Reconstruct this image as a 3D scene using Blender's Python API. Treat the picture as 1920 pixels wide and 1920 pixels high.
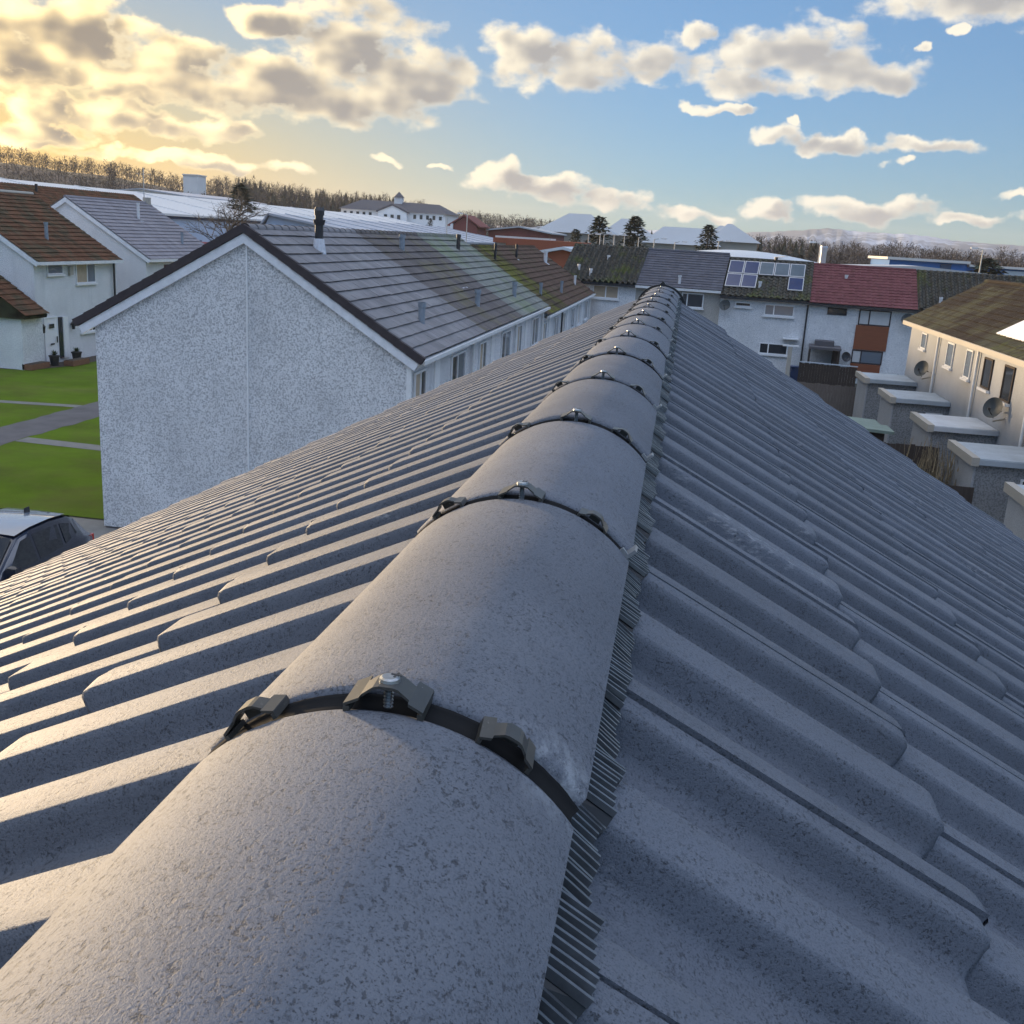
import bpy, math, random
from mathutils import Matrix, Vector
random.seed(7)
R = math.radians
for o in list(bpy.data.objects): bpy.data.objects.remove(o)
scene = bpy.context.scene
COL = scene.collection

# ------------------------------------------------------------------ camera, sky, sun, exposure
cam_d = bpy.data.cameras.new('camera'); cam_d.sensor_width = 36.0; cam_d.lens = 36.09
cam_d.clip_start = 0.02; cam_d.clip_end = 30000
cam = bpy.data.objects.new('camera', cam_d); COL.objects.link(cam)
cam.matrix_world = Matrix(((0.984644, -0.097893, 0.144545, 0), (0.164711, 0.24657, -0.955025, 0), (0.05785, 0.964168, 0.258908, 7.3), (0, 0, 0, 1)))
scene.camera = cam
scene.render.resolution_x = scene.render.resolution_y = 1024
scene.view_settings.view_transform = 'Standard'; scene.view_settings.look = 'None'
scene.view_settings.gamma = 1.0; scene.view_settings.exposure = 1.4
scene.view_settings.use_curve_mapping = False
cy = scene.cycles; cy.max_bounces = 4; cy.diffuse_bounces = 2; cy.glossy_bounces = 2; cy.transparent_max_bounces = 4; cy.use_adaptive_sampling = True; cy.adaptive_threshold = .02

SUN_AZ, SUN_EL = R(-55.0), R(8.0)          # azimuth from +Y (the ridge), negative to the left
sun_dir = Vector((math.sin(SUN_AZ) * math.cos(SUN_EL), math.cos(SUN_AZ) * math.cos(SUN_EL), math.sin(SUN_EL)))
sd = bpy.data.lights.new('sun', 'SUN'); sd.energy = 2.9; sd.angle = R(6.0); sd.color = (1.0, 0.74, 0.45)
sun = bpy.data.objects.new('sun', sd); COL.objects.link(sun)
sun.rotation_euler = (-sun_dir).to_track_quat('-Z', 'Y').to_euler()

class NT:
    """tiny node-tree helper"""
    def __init__(s, tree): s.t = tree
    def n(s, typ, **kw):
        nd = s.t.nodes.new(typ)
        for k, v in kw.items(): setattr(nd, k, v)
        return nd
    def put(s, sock, v):
        if isinstance(v, bpy.types.NodeSocket): s.t.links.new(v, sock)
        elif v is not None: sock.default_value = v
    def m(s, op, a, b=None, c=None, clamp=False):
        nd = s.n('ShaderNodeMath', operation=op); nd.use_clamp = clamp
        s.put(nd.inputs[0], a); s.put(nd.inputs[1], b)
        if c is not None: s.put(nd.inputs[2], c)
        return nd.outputs[0]
    def v(s, op, a, b=None, c=None):
        nd = s.n('ShaderNodeVectorMath', operation=op)
        s.put(nd.inputs[0], a); s.put(nd.inputs[1], b)
        if c is not None: s.put(nd.inputs[2], c)
        return nd.outputs['Value'] if op in ('DOT_PRODUCT', 'LENGTH', 'DISTANCE') else nd.outputs[0]
    def noise(s, vec, scale, detail=4, rough=.55, dist=0.0, col=False, two=False):
        nd = s.n('ShaderNodeTexNoise'); nd.noise_dimensions = '2D' if two else '3D'; s.put(nd.inputs['Vector'], vec)
        nd.inputs['Scale'].default_value = scale; nd.inputs['Detail'].default_value = detail
        nd.inputs['Roughness'].default_value = rough; nd.inputs['Distortion'].default_value = dist
        return nd.outputs['Color'] if col else nd.outputs['Fac']
    def ss(s, x, a, b, lo=0.0, hi=1.0):
        nd = s.n('ShaderNodeMapRange', interpolation_type='SMOOTHSTEP')
        s.put(nd.inputs[0], x); s.put(nd.inputs[1], a); s.put(nd.inputs[2], b); s.put(nd.inputs[3], lo); s.put(nd.inputs[4], hi)
        return nd.outputs[0]
    def mix(s, f, a, b, typ='MIX'):
        nd = s.n('ShaderNodeMix', data_type='RGBA', blend_type=typ); nd.clamp_factor = True
        s.put(nd.inputs[0], f)
        s.put(nd.inputs[6], (*a, 1) if isinstance(a, tuple) and len(a) == 3 else a)
        s.put(nd.inputs[7], (*b, 1) if isinstance(b, tuple) and len(b) == 3 else b)
        return nd.outputs[2]

# clouds: azimuth, elevation, half-width, half-height in degrees
CLOUDS = [(-32.5, 7.6, 6.5, 2.5), (-26.5, 7.0, 6.0, 1.4), (-18.5, 8.6, 4.6, 2.9), (-20.5, 6.6, 8.0, 1.6), (-15.2, 7.6, 3.0, 2.2), (-22.5, 9.6, 2.0, 1.0),
          (-31.5, 4.6, 4.8, 0.95), (-26.0, 4.4, 3.6, 0.75), (-33.5, 3.4, 3.0, 0.6), (-33.8, 6.0, 3.0, .6), (-29, 5.6, 3.4, .5),
          (-8.2, 9.0, 3.6, 1.6), (-7.0, 8.1, 3.6, .9), (-2.5, 9.2, 3.2, 1.4), (-0.6, 10.3, 1.1, .6), (-2.6, 8.2, 1.5, .7),
          (4.3, 9.4, 4.2, 1.9), (6.6, 8.6, 4.2, 1.0), (2.6, 8.3, 3.2, .8), (12.2, 12.3, 5.6, 1.5), (17.5, 12.6, 4, 1.4), (10.2, 9.9, .45, .3), (11.8, 10.6, .5, .3),
          (1.0, 7.05, 1.7, .28), (3.4, 5.75, 1.2, .5), (6.6, 5.5, 2.4, .5), (10.8, 5.6, 2.7, .42), (10.2, 4.8, .8, .25), (4.2, 6.3, .4, .3),
          (-8.6, 2.7, 3.8, .62), (-10.6, 3.2, 1.3, .75), (-5.2, 2.15, 3.2, .5), (-16.2, 3.35, .9, .24), (-13.8, 3.2, .5, .16),
          (8.8, 2.35, 3.8, .62), (3.9, 2.0, 1.2, .6), (0.5, 1.7, 3.0, .4), (15.6, 3.3, 1.3, .26), (13.8, 2.2, 2.0, .35), (-26.5, 2.75, 6.5, .45), (20, 7.0, 2.5, .6)]

def warp_clouds(N, P):
    """ragged cloud outlines: one warp shared by both looks at the cloud field"""
    w = N.v('MULTIPLY', N.v('SUBTRACT', N.noise(P, .42, 5, .5, col=True, two=True), (.5, .5, .5)), (3.4, 1.7, 0))
    return N.v('ADD', P, w)
def cloud_field(N, q):
    field = None
    for (a, e, rx, ry) in CLOUDS:
        s = N.v('MULTIPLY_ADD', q, (1 / rx, 1 / ry, 0), (-a / rx, -e / ry, 0))
        d = N.v('DOT_PRODUCT', s, s)
        field = d if field is None else N.m('MINIMUM', field, d)
    return N.m('SUBTRACT', 1.0, N.m('MINIMUM', field, 3.0))
def cloud_noise(N, P, detail): return N.m('MULTIPLY', N.m('SUBTRACT', N.noise(N.v('MULTIPLY', P, (.75, 1.25, 1)), .62, detail, .52, two=True), .46), 2.0)

SKY, SKY_SUN = (.050, .080, .126), (.135, .083, .019)
C_LIT, C_LIT_NEAR, C_LIT_SUN = (.40, .37, .31), (.55, .44, .25), (1.08, .79, .35)
C_SHD, C_SHD_NEAR = (.170, .170, .174), (.096, .083, .074)
C_FRONT_FILL = (.76, .88, 1.12)
world = bpy.data.worlds.new('World'); scene.world = world; world.use_nodes = True
wt = world.node_tree; wt.nodes.clear(); N = NT(wt)
out = N.n('ShaderNodeOutputWorld'); bg = N.n('ShaderNodeBackground'); wt.links.new(bg.outputs[0], out.inputs[0])
sky = N.n('ShaderNodeTexSky', sky_type='NISHITA'); sky.sun_disc = False; sky.sun_elevation = SUN_EL
sky.sun_rotation = SUN_AZ; sky.altitude = 60; sky.air_density = 1.0; sky.dust_density = .15; sky.ozone_density = 1.5
dirv = N.n('ShaderNodeTexCoord').outputs['Generated']
sep = N.n('ShaderNodeSeparateXYZ'); wt.links.new(dirv, sep.inputs[0]); dx, dy, dz = sep.outputs
az = N.m('MULTIPLY', N.m('ARCTAN2', dx, dy), 57.29578); el = N.m('MULTIPLY', N.m('ARCSINE', dz), 57.29578)
cmb = N.n('ShaderNodeCombineXYZ'); N.put(cmb.inputs[0], az); N.put(cmb.inputs[1], el); P = cmb.outputs[0]
to_sun = N.v('NORMALIZE', N.v('SUBTRACT', (math.degrees(SUN_AZ), math.degrees(SUN_EL) + 9, 0), P))
Q = warp_clouds(N, P)
fld = cloud_field(N, Q); d0 = N.m('MULTIPLY_ADD', fld, .72, cloud_noise(N, P, 7)); ds = N.m('MULTIPLY_ADD', fld, .72, N.m('MULTIPLY', cloud_noise(N, P, 2), .6))
d1 = N.m('MULTIPLY_ADD', cloud_field(N, N.v('MULTIPLY_ADD', to_sun, (1.3, 1.3, 0), Q)), .72, cloud_noise(N, N.v('MULTIPLY_ADD', to_sun, (1.3, 1.3, 0), P), 1))
outside = N.m('MAXIMUM', N.ss(N.m('ABSOLUTE', N.m('ADD', az, 9.0)), 30.0, 42.0), N.ss(el, 14.0, 22.0))
above = N.ss(el, -.5, .6)
sunang = N.m('MULTIPLY', N.m('ARCCOSINE', N.v('DOT_PRODUCT', dirv, tuple(sun_dir))), 57.29578)
near = N.ss(sunang, 14.0, 57.0, 1.0, 0.0)
nearer = N.ss(sunang, 8.0, 40.0, 1.0, 0.0)
c_lit = N.mix(near, C_LIT, C_LIT_NEAR); c_lit = N.mix(nearer, c_lit, C_LIT_SUN)
c_shd = N.mix(near, C_SHD, C_SHD_NEAR)
gm = N.n('ShaderNodeGamma'); N.put(gm.inputs[0], sky.outputs[0]); gm.inputs[1].default_value = .55
skyc = N.mix(1.0, gm.outputs[0], N.mix(N.m('MULTIPLY', near, N.ss(el, 0.0, 13.0, 1.0, .35)), SKY, SKY_SUN), 'MULTIPLY')
mask = N.m('MULTIPLY', N.ss(d0, -.04, .62), above)
path = N.m('ADD', N.m('MULTIPLY', ds, .45), N.m('MULTIPLY', d1, .55))     # cloud between here and the sun
lit = N.m('SUBTRACT', 1.0, N.m('MULTIPLY', N.ss(path, .05, .95), .95))
lit = N.m('MAXIMUM', lit, N.m('MULTIPLY', N.m('SUBTRACT', 1.0, N.ss(d0, .15, .7)), .7))
N.put(bg.inputs[0], N.mix(mask, skyc, N.mix(lit, c_shd, c_lit)))
# unseen broken cloud outside the frame, brightened overhead to fill the shade
bg2 = N.n('ShaderNodeBackground')
ceil = N.v('MULTIPLY', dirv, N.m('DIVIDE', 1.0, N.m('MAXIMUM', N.m('ADD', dz, .12), .05)))
gen = N.noise(ceil, 1.35, 5, .6, two=True)
lit2 = N.m('MULTIPLY', N.ss(el, 14.0, 52.0, .08, 1.0), N.ss(gen, .85, .5, .6, 1.0))
N.put(bg2.inputs[0], N.mix(N.m('MULTIPLY', N.ss(gen, .45, .55), N.ss(el, 10.0, 42.0, .12, 1.0)), skyc, N.mix(lit2, c_shd, N.mix(N.ss(sunang, 40.0, 95.0), c_lit, C_FRONT_FILL))))
mx_ = N.n('ShaderNodeMixShader'); N.put(mx_.inputs[0], outside); wt.links.new(bg.outputs[0], mx_.inputs[1]); wt.links.new(bg2.outputs[0], mx_.inputs[2]); wt.links.new(mx_.outputs[0], out.inputs[0])
world.cycles.sampling_method = 'MANUAL'; world.cycles.sample_map_resolution = 256

# ------------------------------------------------------------------ materials
MATS = {}
def mat(name, col, rough=.8, var=.25, vscale=3.0, col2=None, c2scale=1.0, c2lo=.45, c2hi=.62, speck=None, sscale=150, slo=.62, shi=.72, bump=0.0, bscale=60, bdetail=4,
        metal=0.0, island=0.0, spec=.5, streak=None, coat=0.0, trans=0.0, stretch=(1, 1, 1), obj=False):
    """noise-toned surface: broad tone variation, patches of a second colour, fine specks, relief"""
    m = bpy.data.materials.new(name); m.use_nodes = True; t = m.node_tree; t.nodes.clear(); N = NT(t)
    o = N.n('ShaderNodeOutputMaterial'); b = N.n('ShaderNodeBsdfPrincipled'); t.links.new(b.outputs[0], o.inputs[0])
    geo = N.n('ShaderNodeNewGeometry'); P = geo.outputs['Position']
    if obj: P = N.n('ShaderNodeTexCoord').outputs['Object']
    if stretch != (1, 1, 1): P = N.v('MULTIPLY', P, stretch)
    c = (*col, 1)
    f = N.noise(P, vscale, 6, .6)
    k = N.m('MULTIPLY_ADD', N.m('SUBTRACT', f, .5), 2 * var * 1.6, 1.0)
    if island: k = N.m('MULTIPLY', k, N.m('MULTIPLY_ADD', geo.outputs['Random Per Island'], island, 1 - island / 2))
    if col2: c = N.mix(N.ss(N.noise(P, c2scale, 7, .65), c2lo, c2hi), col, col2)
    cc = N.n('ShaderNodeCombineXYZ'); [N.put(cc.inputs[i], k) for i in range(3)]
    c = N.mix(1.0, c, cc.outputs[0], 'MULTIPLY')
    if streak: c = N.mix(N.m('MULTIPLY', N.ss(N.noise(N.v('MULTIPLY', P, streak[1]), 1.0, 4, .6), .5, .72), streak[2]), c, streak[0])
    if speck: c = N.mix(N.ss(N.noise(P, sscale, 3, .6), slo, shi), c, speck)
    N.put(b.inputs['Base Color'], c); b.inputs['Roughness'].default_value = rough; b.inputs['Metallic'].default_value = metal
    b.inputs['Specular IOR Level'].default_value = spec; b.inputs['Coat Weight'].default_value = coat; b.inputs['Coat Roughness'].default_value = .05
    if bump:
        bp = N.n('ShaderNodeBump'); bp.inputs['Strength'].default_value = min(1, bump); bp.inputs['Distance'].default_value = .004 if bscale > 30 else .02
        N.put(bp.inputs['Height'], N.noise(P, bscale, bdetail, .65)); t.links.new(bp.outputs[0], b.inputs['Normal'])
    MATS[name] = m; return m
def M(n): return MATS[n]

def concrete_tile(name, base, pit, pale, white, scuff=None, rough=.64, spec=.5):
    """new concrete roof tile: sandy grain, dark pits, pale bloom"""
    m = bpy.data.materials.new(name); m.use_nodes = True; t = m.node_tree; t.nodes.clear(); N = NT(t)
    o = N.n('ShaderNodeOutputMaterial'); b = N.n('ShaderNodeBsdfPrincipled'); t.links.new(b.outputs[0], o.inputs[0])
    geo = N.n('ShaderNodeNewGeometry'); P = geo.outputs['Position']; oi = N.n('ShaderNodeObjectInfo')
    k = N.m('MULTIPLY_ADD', oi.outputs['Random'], .22, .89)
    k = N.m('MULTIPLY', k, N.m('MULTIPLY_ADD', N.noise(P, 5, 5, .6), .5, .75))
    cc = N.n('ShaderNodeCombineXYZ'); [N.put(cc.inputs[i], k) for i in range(3)]
    c = N.mix(1.0, base, cc.outputs[0], 'MULTIPLY')
    c = N.mix(N.m('MULTIPLY', N.ss(N.noise(P, 9, 6, .7), .5, .72), .35), c, pale)
    grain = N.noise(P, 700, 3, .75); mid = N.noise(N.v('MULTIPLY', P, (1.0, .7, 1.0)), 260, 4, .72)
    c = N.mix(N.m('MULTIPLY', N.ss(grain, .46, .34), .8), c, pit)
    c = N.mix(N.m('MULTIPLY', N.ss(grain, .58, .70), .6), c, pale)
    c = N.mix(N.m('MULTIPLY', N.ss(mid, .55, .66), .42), c, pit)
    patch = N.noise(P, 30, 4, .6)
    pits = N.m('MULTIPLY', N.ss(N.noise(N.v('MULTIPLY', P, (1.0, .62, 1.0)), 330, 4, .65), .575, .64), N.ss(patch, .40, .60))
    c = N.mix(N.m('MULTIPLY', pits, .6), c, pit)
    wmask = N.m('MULTIPLY', N.m('MULTIPLY', N.ss(N.noise(P, 3.4, 5, .6), .6, .7), N.ss(N.noise(N.v('MULTIPLY', P, (.35, 1, 1)), 120, 5, .75), .48, .66)), .32)
    if scuff: wmask = N.m('MAXIMUM', wmask, N.m('MULTIPLY', N.ss(N.v('DISTANCE', P, scuff), .050, .004), N.ss(N.noise(N.v('MULTIPLY', P, (1, .5, 1)), 110, 5, .75), .42, .62)))
    c = N.mix(wmask, c, white)
    N.put(b.inputs['Base Color'], c); b.inputs['Roughness'].default_value = rough; b.inputs['Specular IOR Level'].default_value = spec
    h = N.m('ADD', N.m('MULTIPLY', grain, .7), N.m('MULTIPLY', pits, -1.2)); h = N.m('SUBTRACT', h, N.m('MULTIPLY', mid, .8))
    bp = N.n('ShaderNodeBump'); bp.inputs['Strength'].default_value = .6; bp.inputs['Distance'].default_value = .0014
    N.put(bp.inputs['Height'], h); t.links.new(bp.outputs[0], b.inputs['Normal'])
    MATS[name] = m
concrete_tile('tile_concrete', (.112, .126, .157), (.018, .021, .027), (.165, .177, .206), (.58, .59, .61))
concrete_tile('ridge_concrete', (.132, .145, .175), (.022, .024, .030), (.188, .200, .226), (.27, .29, .32), (-.045, .475, 7.028), .68, .36)

def pebbledash(name, pale, dark, fine):
    m = bpy.data.materials.new(name); m.use_nodes = True; t = m.node_tree; t.nodes.clear(); N = NT(t)
    o = N.n('ShaderNodeOutputMaterial'); b = N.n('ShaderNodeBsdfPrincipled'); t.links.new(b.outputs[0], o.inputs[0])
    P = N.n('ShaderNodeNewGeometry').outputs['Position']
    k = N.m('MULTIPLY_ADD', N.noise(P, .9, 6, .6), .5, .75); cc = N.n('ShaderNodeCombineXYZ'); [N.put(cc.inputs[i], k) for i in range(3)]
    c = N.mix(1.0, pale, cc.outputs[0], 'MULTIPLY')
    st = N.ss(N.noise(N.v('MULTIPLY', P, (2.2, 2.2, .25)), 1.0, 5, .6), .5, .75)
    c = N.mix(N.m('MULTIPLY', st, .25), c, dark)
    sp = N.noise(P, fine, 3, .65); amt = N.m('MULTIPLY_ADD', N.noise(P, .5, 3, .5), .08, .43)
    c = N.mix(N.m('MULTIPLY', N.ss(sp, N.m('ADD', amt, .0), N.m('ADD', amt, .12)), .8), c, dark)
    N.put(b.inputs['Base Color'], c); b.inputs['Roughness'].default_value = .95; b.inputs['Specular IOR Level'].default_value = .2
    bp = N.n('ShaderNodeBump'); bp.inputs['Strength'].default_value = .7; bp.inputs['Distance'].default_value = .012
    N.put(bp.inputs['Height'], N.noise(P, fine * .9, 3, .6)); t.links.new(bp.outputs[0], b.inputs['Normal'])
    MATS[name] = m
pebbledash('pebbledash_speckled', (.74, .745, .76), (.30, .31, .33), 34)
pebbledash('pebbledash_white', (.76, .77, .79), (.42, .44, .47), 30)
pebbledash('pebbledash_cream', (.40, .415, .44), (.31, .325, .35), 30)
pebbledash('pebbledash_grey_shade', (.30, .31, .32), (.16, .165, .175), 20)  # outbuilding fronts, their shade put into the colour
pebbledash('pebbledash_beige', (.46, .44, .41), (.30, .29, .27), 24)

mat('seal_rubber', (.006, .006, .007), .95, .2, 60)
mat('strip_metal_glint', (.13, .14, .155), .32, .5, 60, metal=.4, spec=.7)  # paler than the skirt: sky glints on the pleats put into the colour
mat('skirt_black', (.014, .015, .018), .45, .3, 40)
mat('clip_grey', (.050, .048, .043), .38, .2, 80, speck=(.3, .29, .26), sscale=400, slo=.66, shi=.8)
mat('clip_pale', (.34, .35, .36), .35, .1, 80, metal=.5)
mat('zinc', (.40, .41, .42), .35, .2, 300, metal=.9)
mat('black_plastic', (.02, .02, .023), .45, .2, 30)
mat('white_paint', (.78, .79, .80), .5, .10, 6)
mat('white_board', (.74, .76, .80), .55, .18, 5)
mat('upvc', (.80, .81, .83), .3, .05, 3)
mat('gutter_white', (.72, .73, .74), .45, .15, 5)
mat('black_pipe', (.03, .03, .035), .4, .2, 5)
mat('grey_pipe', (.22, .26, .31), .6, .25, 8)
mat('white_pipe', (.66, .66, .68), .5, .2, 8)
mat('verge_dark', (.045, .036, .04), .8, .3, 6)
mat('lead', (.58, .60, .65), .6, .25, 12)
mat('roof_grey', (.215, .207, .215), .75, .25, 1.2, island=.25, streak=((.30, .295, .30), (1.2, .5, 1.2), .5), bump=.3, bscale=70, spec=.15)
mat('roof_brown_grey', (.128, .114, .112), .8, .3, 1.4, col2=(.145, .13, .085), c2scale=.55, c2lo=.48, c2hi=.7, island=.25, bump=.3, bscale=70, spec=.15)
mat('roof_green_grey', (.195, .205, .19), .8, .25, 1.4, col2=(.18, .21, .14), c2scale=.5, c2lo=.45, c2hi=.65, island=.22, bump=.3, bscale=70, spec=.15)
mat('roof_moss', (.075, .055, .042), .95, .35, 4.0, col2=(.115, .115, .025), c2scale=.7, c2lo=.42, c2hi=.6, island=.35, bump=.8, bscale=25, spec=.15)
mat('roof_brown', (.105, .068, .052), .92, .35, 4.0, col2=(.085, .075, .040), c2scale=.6, c2lo=.5, c2hi=.68, island=.35, bump=.6, bscale=25, spec=.15)
mat('roof_brown_warm', (.128, .062, .036), .92, .35, 3.0, col2=(.080, .062, .038), c2scale=.9, c2lo=.45, c2hi=.62, island=.4, bump=.7, bscale=25, spec=.15)  # warmer, redder brown of the far left roofs
mat('roof_moss_dark', (.045, .045, .035), .95, .45, 5.0, col2=(.075, .085, .035), c2scale=.9, c2lo=.45, c2hi=.65, island=.3, bump=.8, bscale=20, spec=.15)
mat('roof_pantile', (.075, .070, .060), .95, .25, 3.0, col2=(.085, .095, .035), c2scale=.55, c2lo=.5, c2hi=.68, island=.3, bump=.5, bscale=20, spec=.15)
mat('roof_slate_tile', (.105, .105, .125), .75, .22, 2.5, island=.22, bump=.3, bscale=40, spec=.15)
mat('roof_red', (.165, .062, .066), .85, .28, 3.0, island=.22, bump=.4, bscale=30, spec=.15)
mat('roof_violet', (.25, .235, .255), .7, .2, 2.0, island=.2, bump=.3, bscale=60, spec=.15)
mat('roof_dark_brown', (.028, .022, .018), .92, .3, 2.0, col2=(.055, .055, .035), c2scale=.5, island=.3, bump=.6, bscale=20, spec=.15)
mat('white_sheet', (.78, .77, .80), .45, .08, 1.0)
mat('brown_panel', (.23, .075, .035), .6, .2, 3, stretch=(1, 1, 8))
mat('glass_dark', (.03, .035, .045), .06, .2, 1, spec=.8)
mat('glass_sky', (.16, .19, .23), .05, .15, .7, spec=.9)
mat('curtain', (.42, .34, .25), .7, .15, 3)
mat('blind', (.55, .56, .57), .7, .1, 3)
mat('solar_blue', (.035, .04, .10), .12, .2, 1.5, spec=.8)
mat('solar_grey', (.11, .13, .14), .14, .2, 1.5, spec=.8)
mat('alu', (.5, .5, .52), .4, .1, 4, metal=.6)
mat('dish_grey', (.06, .07, .075), .6, .15, 6)
mat('wood_dark', (.055, .042, .035), .9, .35, 3, stretch=(6, 6, 1), island=.4)
mat('wood_grey', (.15, .125, .11), .9, .3, 3, stretch=(6, 6, 1), island=.4)
mat('felt_green', (.18, .23, .20), .9, .2, 2, bump=.3, bscale=40)
mat('felt_pale', (.38, .43, .48), .85, .2, 1.5)
mat('felt_white', (.55, .58, .62), .8, .2, 1.2)
mat('asphalt', (.12, .112, .115), .9, .3, 1.2, bump=.4, bscale=35)
mat('paving', (.20, .195, .185), .9, .25, 1.5, bump=.3, bscale=30)
mat('earth', (.075, .055, .04), .95, .4, 2.0, bump=.6, bscale=12)
mat('yard', (.085, .08, .07), .95, .35, .6, col2=(.05, .06, .03), c2scale=.3)
mat('field', (.075, .07, .05), .95, .35, .02, col2=(.06, .075, .035), c2scale=.01)
mat('grass', (.098, .155, .011), .95, .35, .5, col2=(.105, .130, .022), c2scale=.4, c2lo=.42, c2hi=.66, speck=(.11, .16, .03), sscale=16, slo=.56, shi=.8, bump=.3, bscale=34, spec=.1, streak=((.10, .115, .03), (.35, .9, 1), .45))
mat('hill_earth', (.085, .062, .052), .95, .3, .02, col2=(.07, .07, .045), c2scale=.008)
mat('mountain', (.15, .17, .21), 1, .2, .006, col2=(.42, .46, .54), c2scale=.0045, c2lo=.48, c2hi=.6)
mat('twig', (.058, .047, .045), .9, .3, .05, island=.5)
mat('bark', (.095, .075, .06), .9, .3, 2)
mat('conifer', (.030, .040, .022), .9, .35, .6, island=.6)
mat('conifer_far', (.035, .038, .025), .9, .3, .05, island=.5)
mat('shed_roof_white', (.70, .68, .66), .6, .08, .05)
mat('shed_roof_grey', (.40, .42, .47), .6, .10, .05)
mat('clad_blue_white', (.50, .58, .72), .6, .08, .1)
mat('clad_blue', (.04, .17, .48), .5, .12, .2)
mat('clad_navy', (.05, .08, .14), .5, .12, .2)
mat('clad_green', (.10, .34, .16), .5, .12, .2)
mat('metal_pale', (.56, .60, .64), .45, .2, .08, streak=((.42, .47, .44), (.3, .05, 1), .5))
mat('render_white', (.74, .74, .74), .8, .1, .2)
mat('render_pale', (.42, .39, .34), .85, .1, .3)
mat('brick_red', (.20, .065, .055), .9, .2, .3)
mat('rust_wall', (.30, .10, .055), .85, .2, .2)
mat('hip_roof', (.42, .44, .46), .7, .12, .05)
mat('slate_far', (.10, .095, .105), .8, .15, .1)
mat('lorry_red', (.26, .045, .04), .5, .2, .5)
mat('car_navy', (.012, .015, .032), .22, .1, 2, metal=.35, coat=1.0)
mat('car_roof_sheen', (.34, .40, .50), .16, .05, 2, metal=.3, coat=1.0)  # pale blue grey stands for sky reflected in the roof
mat('car_white', (.74, .75, .76), .25, .05, 2, coat=1.0)
mat('car_glass', (.012, .014, .017), .04, .1, 2, spec=.8)
mat('tyre', (.02, .02, .02), .85, .1, 5)
mat('tail_red', (.42, .03, .02), .2, .1, 5, coat=.6)
mat('head_clear', (.6, .62, .64), .12, .1, 5)
mat('terracotta', (.20, .10, .06), .9, .25, 8)
mat('pot_black', (.03, .03, .03), .6, .2, 8)
mat('leaf', (.05, .075, .025), .8, .3, 3, island=.5)
mat('dead_stalk', (.30, .24, .15), .9, .3, 3, island=.5)
mat('post_pale', (.50, .48, .44), .6, .15, .5)
mat('sign_blue', (.02, .035, .09), .6, .15, .5)

# ------------------------------------------------------------------ mesh and scene helpers
class MB:
    def __init__(s): s.v = []; s.f = []; s.smooth = False
    def quadv(s, *pts):
        i = len(s.v); s.v += [tuple(p) for p in pts]; s.f.append(tuple(range(i, i + len(pts)))); return s
    def box(s, x0, x1, y0, y1, z0, z1, mtx=None):
        i = len(s.v); ps = [(x, y, z) for x in (x0, x1) for y in (y0, y1) for z in (z0, z1)]
        if mtx is not None: ps = [tuple(mtx @ Vector(p)) for p in ps]
        s.v += ps
        s.f += [tuple(i + k for k in q) for q in ((0, 1, 3, 2), (4, 6, 7, 5), (0, 4, 5, 1), (2, 3, 7, 6), (0, 2, 6, 4), (1, 5, 7, 3))]
        return s
    def tube(s, p0, p1, r0, r1, n=8, cap=True):
        p0 = Vector(p0); p1 = Vector(p1); d = (p1 - p0).normalized()
        a = d.orthogonal().normalized(); b = d.cross(a); i = len(s.v)
        for p, r in ((p0, r0), (p1, r1)):
            for k in range(n):
                t = 2 * math.pi * k / n; s.v.append(tuple(p + (a * math.cos(t) + b * math.sin(t)) * r))
        for k in range(n): s.f.append((i + k, i + (k + 1) % n, i + n + (k + 1) % n, i + n + k))
        if cap: s.f.append(tuple(i + n + k for k in range(n))); s.f.append(tuple(i + n - 1 - k for k in range(n)))
        return s
    def prism(s, poly, y0, y1, mtx=None):
        """poly in x,z extruded along y"""
        i = len(s.v); n = len(poly)
        ps = [(x, y, z) for y in (y0, y1) for (x, z) in poly]
        if mtx is not None: ps = [tuple(mtx @ Vector(p)) for p in ps]
        s.v += ps
        s.f.append(tuple(i + k for k in range(n))); s.f.append(tuple(i + n + n - 1 - k for k in range(n)))
        for k in range(n): s.f.append((i + k, i + n + k, i + n + (k + 1) % n, i + (k + 1) % n))
        return s
    def sheet(s, poly, z): return s.quadv(*[(x, y, z) for x, y in poly])
    def grid(s, rows):
        i = len(s.v); w = len(rows[0])
        for r in rows: s.v += [tuple(p) for p in r]
        for a in range(len(rows) - 1):
            for b in range(w - 1): s.f.append((i + a * w + b, i + a * w + b + 1, i + (a + 1) * w + b + 1, i + (a + 1) * w + b))
        return s
    def mesh(s, name):
        me = bpy.data.meshes.new(name); me.from_pydata(s.v, [], s.f); me.update()
        if s.smooth: me.polygons.foreach_set('use_smooth', [True] * len(me.polygons))
        return me
    def build(s, name, material, parent=None, mtx=None):
        """vertices are world coordinates unless mtx places them; they are stored relative to the thing's base"""
        root = parent
        while root is not None and root.parent is not None: root = root.parent
        if mtx is not None: s.v = [tuple(mtx @ Vector(p)) for p in s.v]
        if root is not None:
            l = root.location; s.v = [(x - l.x, y - l.y, z - l.z) for x, y, z in s.v]
        me = s.mesh(name); me.materials.append(M(material) if isinstance(material, str) else material)
        return link(name, me, parent)
def link(name, data, parent=None):
    o = bpy.data.objects.new(name, data); COL.objects.link(o); o.parent = parent; return o
def tag(o, label=None, cat=None, group=None, kind=None):
    for k, v in (('label', label), ('category', cat), ('group', group), ('kind', kind)):
        if v: o[k] = v
    return o
def thing(name, label, cat, loc, group=None):
    o = link(name, None); o.location = loc; o.empty_display_size = .2; return tag(o, label, cat, group)
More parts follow.
